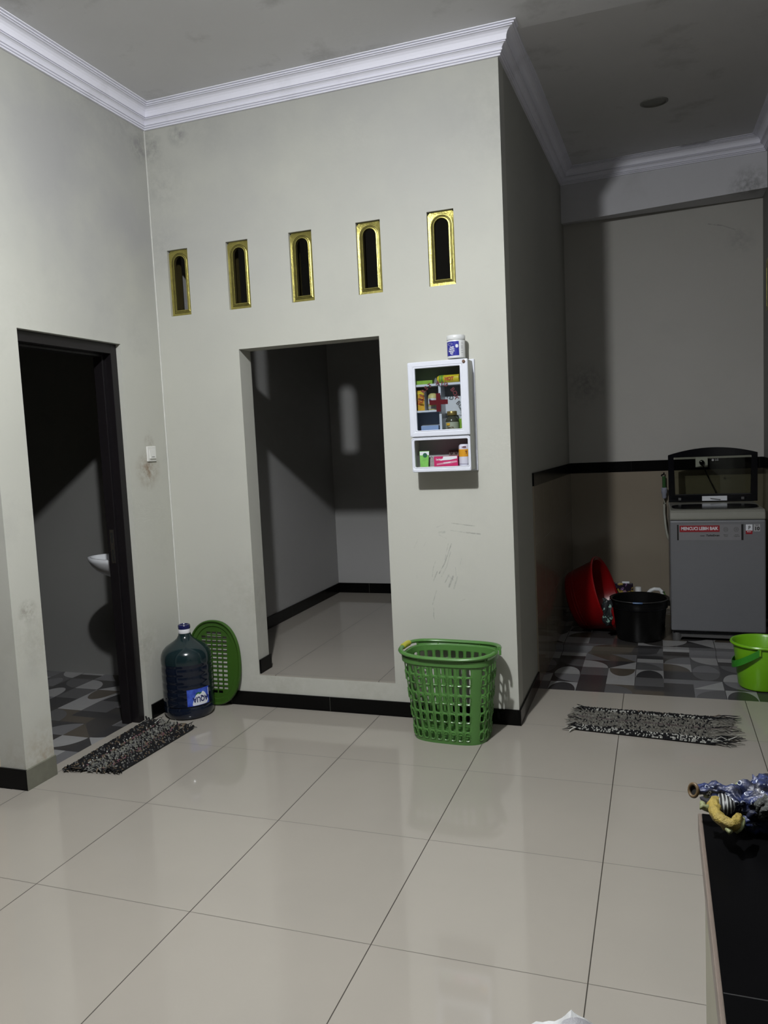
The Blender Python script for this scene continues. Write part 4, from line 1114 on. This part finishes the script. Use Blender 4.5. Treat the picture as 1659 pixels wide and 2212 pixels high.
front_text(s1, 'inverter', .009, 2.256 - mcx, .7255 - .028, fy - .0012, bkp, bold=.0003, squeeze=.9)
for xc in (2.394, 2.455):
    bm = NB()
    tube(bm, [(xc - mcx + .013 * math.cos(a), fy - .0012, .765 - .028 + .014 * math.sin(a)) for a in [2 * PI * i / 20 for i in range(20)]], .0009, 4, closed=True)
    for k in (-.006, 0, .006): box(bm, (xc - mcx + k - .001, fy - .0016, .757 - .028), (xc - mcx + k + .001, fy - .0008, .774 - .028))
    obj('round_icon', bm, dgrey, s1)
for wd_, xc, zc_ in (('Motion', 2.394, .731), ('Wash', 2.394, .722), ('Smart', 2.458, .731), ('Diagnosis', 2.458, .722)):
    front_text(s1, wd_, .009, xc - mcx, zc_ - .028, fy - .001, dgrey, name='small_print')
s2 = stick('award_sticker', 2.510, 2.548, .735, .796, white_print); stick('red_foot', 2.510, 2.548, .735, .757, rdp, fy - .0007, s2)
front_text(s2, 'P', .032, 2.531 - mcx, .774 - .028, fy - .0012, bkp, bold=.0006, squeeze=.8); front_text(s2, 'Motor', .009, 2.529 - mcx, .750 - .028, fy - .0016, white_print)
s3 = stick('warranty_sticker', 2.556, 2.592, .752, .797, pm('pale_grey_sticker', (.45, .45, .46), .4)); front_text(s3, '10', .030, 2.574 - mcx, .769 - .028, fy - .0012, bkp, bold=.0014)
front_text(s3, 'YEARS', .007, 2.574 - mcx, .791 - .028, fy - .0012, bkp)

# wall socket with plug and cord
t = thing('wall_socket', 'white wall socket with a dark plug on the black band behind the machine lid', 'socket', (2.304, 3.180, 1.156))
obj('plate', B((-.043, -.009, -.038), (.043, 0, .038)), sw, t, bevel=.003)
bm = NB(); lathe(bm, [(.019, 0), (.018, .030), (.010, .034), (0, .034)], 20)
for v in bm.verts: v.co = Vector((v.co.x, -.009 - v.co.z, v.co.y))
obj('plug', bm, blackp, t, smooth=True)
bm = NB(); tube(bm, [(2.304, 3.140, 1.150), (2.318, 3.125, 1.115), (2.352, 3.10, 1.03), (2.385, 3.06, .955), (2.405, 3.03, .90), (2.42, 3.00, .86), (2.42, 2.96, .84), (2.42, 2.934, .84)], .0045, 8)
o = obj('power_cord', bm, blackp, smooth=True); tag(o, 'black power cord slanting from the wall socket down behind the machine lid', 'cord')

# tap and hose
t = thing('water_tap', 'small wall tap with green body left of the washing machine', 'tap', (2.036, 3.182, 1.02))
bm = NB(); tube(bm, [(0, 0, .030), (0, -.050, .030)], .011, 12); tube(bm, [(0, -.045, .040), (0, -.047, -.045)], .013, 12); obj('body', bm, pm('green_metal', (.05, .16, .05), .3, metal=.4), t, smooth=True)
bm = NB(); tube(bm, [(-.018, -.045, .042), (-.014, -.045, .052), (0, -.045, .056), (0, -.045, .070)], .006, 8); obj('handle', bm, blackp, t, smooth=True)
bm = NB(); lathe(bm, [(.018, -.045), (.022, -.050), (.022, -.085), (.017, -.092), (.017, -.118), (.010, -.128)], 18, c=(0, -.047, 0), cap0=True, cap1=True)
obj('hose_connector', bm, pm('grey_blue_connector', (.36, .38, .46), .4, var=.3, scale=60), t, smooth=True)
bm = NB(); tube(bm, [(2.036, 3.135, .893), (2.036, 3.135, .85), (2.034, 3.13, .78), (2.040, 3.11, .70), (2.050, 3.07, .63), (2.062, 3.03, .595), (2.085, 3.00, .58), (2.12, 2.97, .59), (2.15, 2.945, .60)], .0095, 10)
o = obj('inlet_hose', bm, pm('pale_hose', (.42, .42, .36), .4), smooth=True); tag(o, 'pale grey water hose hanging from the tap to the back of the machine', 'hose')

# ------------------------------------------------------------------ laundry tubs and bottles
FL = .028
redm = pm('red_plastic', (.27, .003, .005), .3, var=.08)
t = thing('wash_tub', 'large red plastic basin leaning on its side in the laundry corner', 'basin')
bm = NB(); lathe(bm, [(.0, .004), (.180, .0), (.200, .006), (.210, .020), (.250, .225), (.256, .235), (.266, .239), (.270, .233), (.268, .225)], 64)
lathe(bm, [(.0, .008), (.195, .012), (.246, .231), (.256, .238)], 64)
bmesh.ops.remove_doubles(bm, verts=bm.verts, dist=4e-4)
obj('shell', bm, redm, t, smooth=True)
bm = NB()
for k in (0.03, .05): lathe(bm, [(.2095 + k * .195, .020 + k), (.2120 + k * .195, .024 + k), (.2115 + k * .195, .028 + k)], 64)
obj('ribs', bm, redm, t, smooth=True)
ax = Vector((.94, -.15, .30)).normalized()
up = Vector((-.27, 0, 1)); up = (up - ax * up.dot(ax)).normalized(); sd = up.cross(ax)
Mr = Matrix((sd, up, ax)).transposed().to_4x4()
rimc = Vector((1.640, 2.46, .030 + .258))
t.matrix_world = Matrix.Translation(rimc - ax * .235) @ Mr
t.scale = (1, 1, 1)
t = thing('black_bucket', 'wide black plastic tub standing beside the washing machine', 'bucket', (1.862, 2.262, FL))
bm = NB(); lathe(bm, [(0, .0), (.140, 0), (.148, .006), (.172, .215), (.178, .222), (.180, .262), (.190, .270), (.192, .276), (.184, .278), (.174, .270), (.168, .215), (.142, .010), (0, .010)], 56); blackt = pm('worn_black_plastic', (.005, .005, .005), .3, var=.4, spec=.3); obj('shell', bm, blackt, t, smooth=True)
bm = NB()
for z in (.215, .245): lathe(bm, [(.1755, z), (.181, z + .002), (.1765, z + .006)], 56)
obj('ribs', bm, blackp, t, smooth=True)
bm = NB(); pts = [(.188 * math.cos(a), .188 * math.sin(a), .2745) for a in [PI * 1.08 + PI * .84 * i / 30 for i in range(31)]]; tube(bm, pts, .0032, 6)
obj('bail_handle', bm, pm('dull_steel_wire', (.35, .35, .35), .35, metal=.9), t, smooth=True)
bm = NB(); pts = [(.189 * math.cos(a), .189 * math.sin(a), .2745) for a in [PI * 1.44 + PI * .10 * i / 8 for i in range(9)]]; tube(bm, pts, .006, 8)
obj('handle_sleeve', bm, pm('blue_sleeve', (.03, .10, .25), .4), t, smooth=True)
for sgn in (-1, 1):
    bm = NB(); box(bm, (sgn * .184 - .010, -.02, .225), (sgn * .184 + .010, .02, .262)); obj('handle_lug', bm, blackp, t, bevel=.003)
# cloth hanging between basin and tub
bm = NB(); rnd = random.Random(11)
g = []
for i in range(7):
    row = []
    for j in range(9):
        row.append(bm.verts.new((-.035 + .010 * i + .006 * math.sin(j * 1.7 + i), -.010 + .012 * math.sin(i * 1.3 + j * .9), .285 - .022 * j - .003 * i + rnd.uniform(-.004, .004))))
    g.append(row)
for a, b in zip(g, g[1:]):
    for j in range(8): bm.faces.new((a[j], a[j + 1], b[j + 1], b[j]))
m, nt, p = nodes_of('dark_patterned_cloth'); tc = N(nt, 'ShaderNodeTexCoord').outputs['Object']
nt.links.new(mixc(nt, math_(nt, 'GREATER_THAN', noise(nt, tc, 38, 2), .60), (.012, .014, .016), (.25, .42, .36)), p.inputs['Base Color'])
o = obj('floor_cloth', bm, m, smooth='all', solid=.004, loc=(1.664, 2.175, FL)); tag(o, 'dark cloth with pale green flecks hung over the left rim of the black tub', 'cloth')
# detergent pouch, small bottle, jug
t = thing('detergent_pouch', 'dark purple and gold pouch showing above the tub next to the red basin', 'pouch', (1.745, 2.86, FL))
m, nt, p = nodes_of('purple_pouch_print'); tc = N(nt, 'ShaderNodeTexCoord').outputs['Object']
nt.links.new(mixc(nt, ramp(nt, noise(nt, tc, 30, 3), .55, .62), mixc(nt, ramp(nt, noise(nt, tc, 18, 2), .55, .6), (.012, .006, .016), (.25, .14, .30)), (.30, .22, .05)), p.inputs['Base Color']); p.inputs['Roughness'].default_value = .25
bm = NB(); hexa(bm, [(-.075, -.035, 0), (.070, -.035, 0), (.070, .035, 0), (-.075, .035, 0), (-.080, -.008, .262), (.060, -.008, .258), (.060, .008, .258), (-.080, .008, .262)]); obj('pouch', bm, m, t, bevel=.006)
bm = NB(); box(bm, (-.018, -.006, .252), (.036, .006, .270)); obj('white_top', bm, white_print, t, bevel=.004)
t = thing('bleach_bottle', 'small white bottle with a ribbed cap seen over the black tub', 'bottle', (1.848, 2.60, FL))
bm = NB(); lathe(bm, [(0, 0), (.042, 0), (.045, .006), (.045, .180), (.036, .215), (.028, .240), (.020, .248), (.020, .252)], 28); obj('body', bm, jar_w, t, smooth=True)
bm = NB(); lathe(bm, [(.0215, .250), (.0215, .276), (.020, .280), (0, .280)], 28, cap0=True); obj('cap', bm, jar_w, t, smooth=True)
t = thing('detergent_jug', 'white jug with a looped handle seen over the black tub', 'jug', (1.962, 2.60, FL))
bm = NB(); lathe(bm, [(0, 0), (.060, 0), (.064, .008), (.064, .200), (.055, .222), (0, .230)], 32, sx=1.0, sy=.7); obj('body', bm, jar_w, t, smooth=True)
bm = NB(); tube(bm, [(-.058, 0, .215), (-.050, 0, .235), (-.030, 0, .258), (-.005, 0, .268), (.028, 0, .266), (.044, 0, .250), (.048, 0, .225), (.044, 0, .200)], .0125, 12); obj('handle', bm, jar_w, t, smooth=True)
bm = NB(); tube(bm, [(.055, .002, .205), (.063, .002, .23), (.058, .002, .25)], .009, 8); obj('green_trim', bm, pm('dull_green', (.10, .20, .05), .4), t, smooth=True)

# ------------------------------------------------------------------ lime bucket
limeb = pm('lime_plastic', (.20, .52, .012), .3, var=.06, scale=10)
dgr = pm('green_handle_plastic', (.035, .26, .02), .35, var=.08)
t = thing('lime_bucket', 'bright lime green bucket with a darker green handle at the right edge', 'bucket', (2.508, 1.42, 0))
bm = NB(); lathe(bm, [(0, .004), (.100, 0), (.112, .004), (.118, .014), (.140, .225), (.141, .236), (.155, .240), (.158, .246), (.154, .253), (.146, .253), (.137, .240), (.114, .014), (0, .012)], 60); obj('shell', bm, limeb, t, smooth=True)
bm = NB(); hang = math.radians(-54)
e1 = Vector((math.cos(math.radians(-100)), math.sin(math.radians(-100)), 0)) * .152    # near pivot
e2 = -e1
side = Vector((-1, -.05, 0)).normalized()
pts = []
for i in range(25):
    a = PI * i / 24
    p0 = e1 * math.cos(a); rad = .150 * math.sin(a)
    pts.append(p0 + side * rad * .98 + Vector((0, 0, .222 - rad * .62)))
# flat band
prev = None
for i, p0 in enumerate(pts):
    dz = Vector((0, 0, .019)); nr = Vector((p0.x, p0.y, 0)).normalized() * .003
    cur = [bm.verts.new(p0 + dz), bm.verts.new(p0 - dz), bm.verts.new(p0 - dz + nr), bm.verts.new(p0 + dz + nr)]
    if prev:
        for k in range(4): bm.faces.new((prev[k], prev[(k + 1) % 4], cur[(k + 1) % 4], cur[k]))
    else: bm.faces.new(cur)
    prev = cur
bm.faces.new(prev[::-1])
obj('handle', bm, dgr, t, bevel=.001, label='dark green strap handle hanging down')
for s_ in (1, -1):
    bm = NB()
    q = e1.normalized() * s_ * .148; box(bm, (q.x - .008, q.y - .006, .205), (q.x + .008, q.y + .006, .240))
    obj('handle_pivot', bm, limeb, t, bevel=.002)

# ------------------------------------------------------------------ ceiling disc in the laundry
zc = 3.25 + RISE * (1.87 - YB)
bm = NB(); lathe(bm, [(.078, 0), (.078, -.006), (.066, -.010), (.062, -.004), (0, -.004)], 36, cap0=True)
o = obj('ceiling_fitting', bm, pm('grey_fitting', (.22, .22, .20), .5), smooth=True, loc=(2.004, 1.88, zc + .001), rot=(math.atan(RISE), 0, 0))
tag(o, 'flat round grey lamp fitting, unlit, on the ceiling above the laundry', 'ceiling light')

# ------------------------------------------------------------------ kitchen counter
granite = tile_mat('black_counter_tile', (.0012, .0012, .0014), (.002, .002, .0022), size=.6, gw=.0012, gcol=(.03, .03, .03), rough=.30, off=(0, 1.132), spec=.05)
t = thing('kitchen_counter', 'tiled kitchen counter with a black top along the right wall', 'counter', (2.39, -3.4, 0))
def rc(a, b): return B((a[0] - 2.39, a[1] + 3.4, a[2]), (b[0] - 2.39, b[1] + 3.4, b[2]))
obj('base', rc((2.053, -3.78, 0), (2.722, -1.845, .775)), pm('olive_grey_tile', (.30, .29, .21), .4, var=.12, scale=6), t)
obj('worktop', rc((2.0500, -3.78, .775), (2.722, -1.842, .800)), granite, t)
obj('edge_trim', rc((2.0435, -3.78, .770), (2.0500, -1.842, .8005)), pm('brown_edge_trim', (.15, .12, .10), .35, var=.15), t, bevel=.002)

# crumpled printed cloth bundle on the counter
t = thing('cloth_bundle', 'crumpled blue printed cloth with yellow and striped patches lying on the black counter', 'cloth', (2.09, -1.90, .80))
def loc(p): return Vector((p[0] - 2.09, p[1] + 1.90, p[2] - .80))
def lump(pts, r, name, mat, n=14, jit=.0, par=None, lab=None, seed=1):
    """soft mass following a line of points with uneven radii"""
    rnd = random.Random(seed); bm = NB()
    tube(bm, pts, r, n)
    bmesh.ops.subdivide_edges(bm, edges=bm.edges, cuts=1, use_grid_fill=True)
    if jit > .003: bmesh.ops.subdivide_edges(bm, edges=bm.edges, cuts=1, use_grid_fill=True)
    for v in bm.verts:
        k = 2.2 * mnoise.noise(v.co * 75 + Vector((seed, 0, 0))) + 1.4 * mnoise.noise(v.co * 190) + 0 * math.sin(v.co.x * 260 + seed) * math.sin(v.co.y * 310 + seed * 2) * math.sin(v.co.z * 280)
        v.co += (v.normal if v.normal.length > .1 else Vector((0, 0, 1))) * jit * k + Vector((rnd.uniform(-1, 1), rnd.uniform(-1, 1), rnd.uniform(-1, 1))) * jit * .06
        if v.co.z < .0015: v.co.z = .0015
    bm.normal_update()
    return obj(name, bm, mat, par or t, smooth='all', label=lab)
m, nt, p = nodes_of('blue_printed_cloth'); tc = N(nt, 'ShaderNodeTexCoord').outputs['Object']
vo = N(nt, 'ShaderNodeTexVoronoi'); vo.inputs['Scale'].default_value = 75; nt.links.new(tc, vo.inputs['Vector'])
d = vo.outputs['Distance']
ringm = math_(nt, 'MULTIPLY', math_(nt, 'GREATER_THAN', d, .20), math_(nt, 'LESS_THAN', d, .29))
ringm = math_(nt, 'MULTIPLY', ringm, math_(nt, 'GREATER_THAN', noise(nt, tc, 55, 2), .44))
c = mixc(nt, ramp(nt, noise(nt, tc, 45, 4), .38, .62), (.003, .004, .012), (.010, .020, .085))
nt.links.new(mixc(nt, ringm, c, (.36, .39, .45)), p.inputs['Base Color']); p.inputs['Roughness'].default_value = .5; p.inputs['Coat Weight'].default_value = .05
bluec = m
bn = N(nt, 'ShaderNodeBump'); bn.inputs['Strength'].default_value = .5; bn.inputs['Distance'].default_value = .004; nt.links.new(noise(nt, tc, 90, 3), bn.inputs['Height']); nt.links.new(bn.outputs[0], p.inputs['Normal'])
yelc = pm('yellow_orange_cloth', (.27, .20, .035), .6, var=.7, scale=55, bump=.5)
palec = pm('pale_green_cloth', (.20, .22, .10), .6, var=.4, scale=80)
brownc = pm('brown_ring_cloth', (.11, .07, .03), .5, var=.5, scale=90)
greyc = pm('grey_mottled_cloth', (.05, .055, .05), .6, var=.9, scale=90, bump=.6)
m, nt, p = nodes_of('black_white_stripes'); tc = N(nt, 'ShaderNodeTexCoord').outputs['Object']
wv = N(nt, 'ShaderNodeTexWave'); wv.inputs['Scale'].default_value = 62; wv.inputs['Distortion'].default_value = 1.2; wv.inputs['Detail'].default_value = 1; nt.links.new(tc, wv.inputs['Vector'])
nt.links.new(mixc(nt, ramp(nt, wv.outputs['Fac'], .62, .72), (.008, .008, .009), (.26, .27, .26)), p.inputs['Base Color']); p.inputs['Roughness'].default_value = .5
stripec = m
Z = .85
S_ = lambda u, v, z: loc(at(u, v, 'z', z))
lump([S_(1504, 1706, .852), S_(1530, 1706, .852), S_(1560, 1712, .850), S_(1590, 1722, .848), S_(1606, 1740, .842)], [.0075, .0105, .0125, .0140, .010], 'blue_sleeve', bluec, jit=.0035, seed=3)
lump([S_(1600, 1745, .830), S_(1618, 1738, .836), S_(1640, 1738, .838), S_(1675, 1735, .838), S_(1720, 1735, .83)], [.018, .030, .036, .036, .028], 'blue_fold', bluec, jit=.006, seed=5)
lump([S_(1612, 1775, .818), S_(1640, 1772, .822), S_(1680, 1768, .822), S_(1720, 1765, .82)], [.012, .018, .022, .018], 'blue_fold', bluec, jit=.005, seed=31)
lump([S_(1618, 1700, .850), S_(1640, 1696, .856), S_(1675, 1692, .856)], [.010, .013, .013], 'blue_fold', bluec, jit=.005, seed=9)
bm = NB(); a0 = S_(1498, 1707, .852); d_ = (S_(1530, 1706, .852) - a0).normalized(); sdv = d_.cross(Vector((0, 0, 1))).normalized(); uv_ = sdv.cross(d_)
tiltv = (d_ + Vector((0, -.9, .55)) * -.6).normalized(); sdv = tiltv.cross(Vector((0, 0, 1))).normalized(); uv_ = sdv.cross(tiltv)
tube(bm, [a0 + sdv * .0088 * math.cos(a) + uv_ * .0098 * math.sin(a) for a in [2 * PI * i / 24 for i in range(24)]], .0026, 8, closed=True)
obj('brown_cuff', bm, brownc, t, smooth='all')
bm = NB(); poly(bm, [a0 + tiltv * .002 + sdv * .0088 * math.cos(a) + uv_ * .0098 * math.sin(a) for a in [2 * PI * i / 24 for i in range(24)]]); obj('cuff_opening', bm, pm('black_lining', (.004, .004, .004), .8), t)
lump([S_(1548, 1722, .846), S_(1540, 1738, .846), S_(1544, 1755, .845), S_(1557, 1771, .844), S_(1575, 1782, .842), S_(1590, 1780, .842), S_(1597, 1765, .843)], [.004, .0065, .0085, .0095, .0100, .0085, .006], 'yellow_flap', yelc, jit=.0022, seed=7)
lump([S_(1558, 1720, .846), S_(1566, 1733, .846), S_(1576, 1745, .844), S_(1586, 1750, .842)], [.006, .011, .012, .006], 'striped_panel', stripec, jit=.001, seed=2)
lump([S_(1510, 1748, .842), S_(1518, 1744, .845), S_(1528, 1746, .843), S_(1535, 1750, .838)], [.0025, .0045, .005, .003], 'pale_knot', palec, jit=.0015, seed=4)
lump([S_(1515, 1733, .844), S_(1519, 1742, .845)], [.002, .004], 'pale_knot', palec, jit=.001, seed=6)
lump([S_(1522, 1720, .842), S_(1532, 1716, .847)], [.004, .006], 'pale_knot', palec, jit=.001, seed=8)
lump([S_(1568, 1788, .836), S_(1575, 1797, .838), S_(1580, 1790, .836)], [.003, .0045, .003], 'pale_knot', palec, jit=.001, seed=12)
lump([S_(1590, 1797, .832), S_(1601, 1785, .836), S_(1603, 1768, .838)], [.0025, .005, .004], 'pale_knot', palec, jit=.001, seed=13)
lump([S_(1588, 1695, .848), S_(1600, 1690, .850), S_(1614, 1692, .850)], [.003, .004, .003], 'pale_knot', palec, jit=.0015, seed=15)
lump([S_(1636, 1752, .846), S_(1660, 1742, .852), S_(1690, 1745, .85)], [.010, .014, .014], 'grey_patch', greyc, jit=.004, seed=21)
lump([S_(1520, 1725, .812), S_(1550, 1738, .812), S_(1600, 1750, .815), S_(1680, 1745, .815)], [.006, .012, .020, .022], 'dark_underside', pm('dark_cloth', (.012, .012, .018), .7), jit=.003, seed=25)

# ------------------------------------------------------------------ crumpled white bag at the bottom edge
bp = at(1225, 2330, 'z', 0)
t = thing('crumpled_bag', 'crumpled white and grey plastic bag peeking in at the bottom edge', 'bag', (0, 0, 0))
def crump(base, pk, rad, h, name, mat, seed, par):
    rnd = random.Random(seed); bm = NB(); n = 22; rows = []
    for j in range(8):
        k = j / 7; rr = rad * (1 - k) ** .55
        rows.append([bm.verts.new((base[0] + (pk[0] - base[0]) * k + rr * math.cos(2 * PI * i / n) * rnd.uniform(.82, 1.12), base[1] + (pk[1] - base[1]) * k + rr * math.sin(2 * PI * i / n) * rnd.uniform(.82, 1.12), base[2] + max(0, h * k * rnd.uniform(.90, 1.0)))) for i in range(n)])
    for a, b in zip(rows, rows[1:]):
        for i in range(n): bm.faces.new((a[i], a[(i + 1) % n], b[(i + 1) % n], b[i]))
    bm.faces.new(rows[-1])
    return obj(name, bm, mat, par, smooth=True)
whitebag = pm('white_thin_plastic', (.75, .76, .76), .35, var=.1, bump=.4, scale=20)
greybag = pm('grey_plastic_film', (.38, .38, .40), .3, var=.35, scale=30, bump=.6)
ZB = .13
c1 = at(1233, 2181, 'z', ZB + .045); c2 = at(1225, 2225, 'z', ZB)
t.location = (c2.x, c2.y, 0)
bm = NB()
q = lambda u, v, z: Vector(at(u, v, 'z', z)) - Vector((c2.x, c2.y, 0))
ridge = [(1146, 2213, .11), (1158, 2206, .125), (1172, 2208, .128), (1185, 2205, .13), (1198, 2206, .13), (1209, 2201, .135), (1213, 2199, .14), (1221, 2193, .15), (1228, 2186, .16), (1234, 2181, .165), (1240, 2187, .16), (1247, 2192, .155), (1255, 2196, .15), (1265, 2200, .145), (1275, 2207, .13), (1284, 2213, .12), (1300, 2235, .09)]
top = [q(u, v, z) for u, v, z in ridge]
for a, b in zip(top, top[1:]):
    ca, cb = Vector((a.x, a.y - .055, a.z * .92)), Vector((b.x, b.y - .055, b.z * .92))
    da, db = Vector((a.x * 1.1, a.y - .15, .002)), Vector((b.x * 1.1, b.y - .15, .002))
    ea, eb = Vector((a.x * 1.1, a.y + .03, .002)), Vector((b.x * 1.1, b.y + .03, .002))
    for q4 in ((a, b, cb, ca), (ca, cb, db, da), (b, a, ea, eb)): poly(bm, q4)
bmesh.ops.remove_doubles(bm, verts=bm.verts, dist=1e-5)
obj('white_film', bm, whitebag, t, smooth=True)
r2 = [(1208, 2214, .150), (1218, 2203, .155), (1232, 2198, .16), (1246, 2197, .16), (1260, 2201, .155), (1272, 2208, .15), (1280, 2216, .14)]
bm = NB(); top = [q(u, v, z + .006) for u, v, z in r2]
for a, b in zip(top, top[1:]):
    for q4 in ((a, b, Vector((b.x, b.y - .05, b.z - .01)), Vector((a.x, a.y - .05, a.z - .01))), (a, b, Vector((b.x, b.y + .004, b.z - .03)), Vector((a.x, a.y + .004, a.z - .03)))): poly(bm, q4)
bmesh.ops.remove_doubles(bm, verts=bm.verts, dist=1e-5)
obj('grey_film', bm, greybag, t, smooth=True)

# ------------------------------------------------------------------ the room's lamp (above the picture)
t = thing('ceiling_lamp', 'bare bulb lamp on the ceiling that lights the room', 'lamp', (LAMP[0], LAMP[1], 3.25))
bm = NB(); lathe(bm, [(.035, 0), (.035, -.01), (.018, -.015), (.018, -.07)], 24, cap0=True, cap1=True); obj('socket', bm, sw, t, smooth=True)
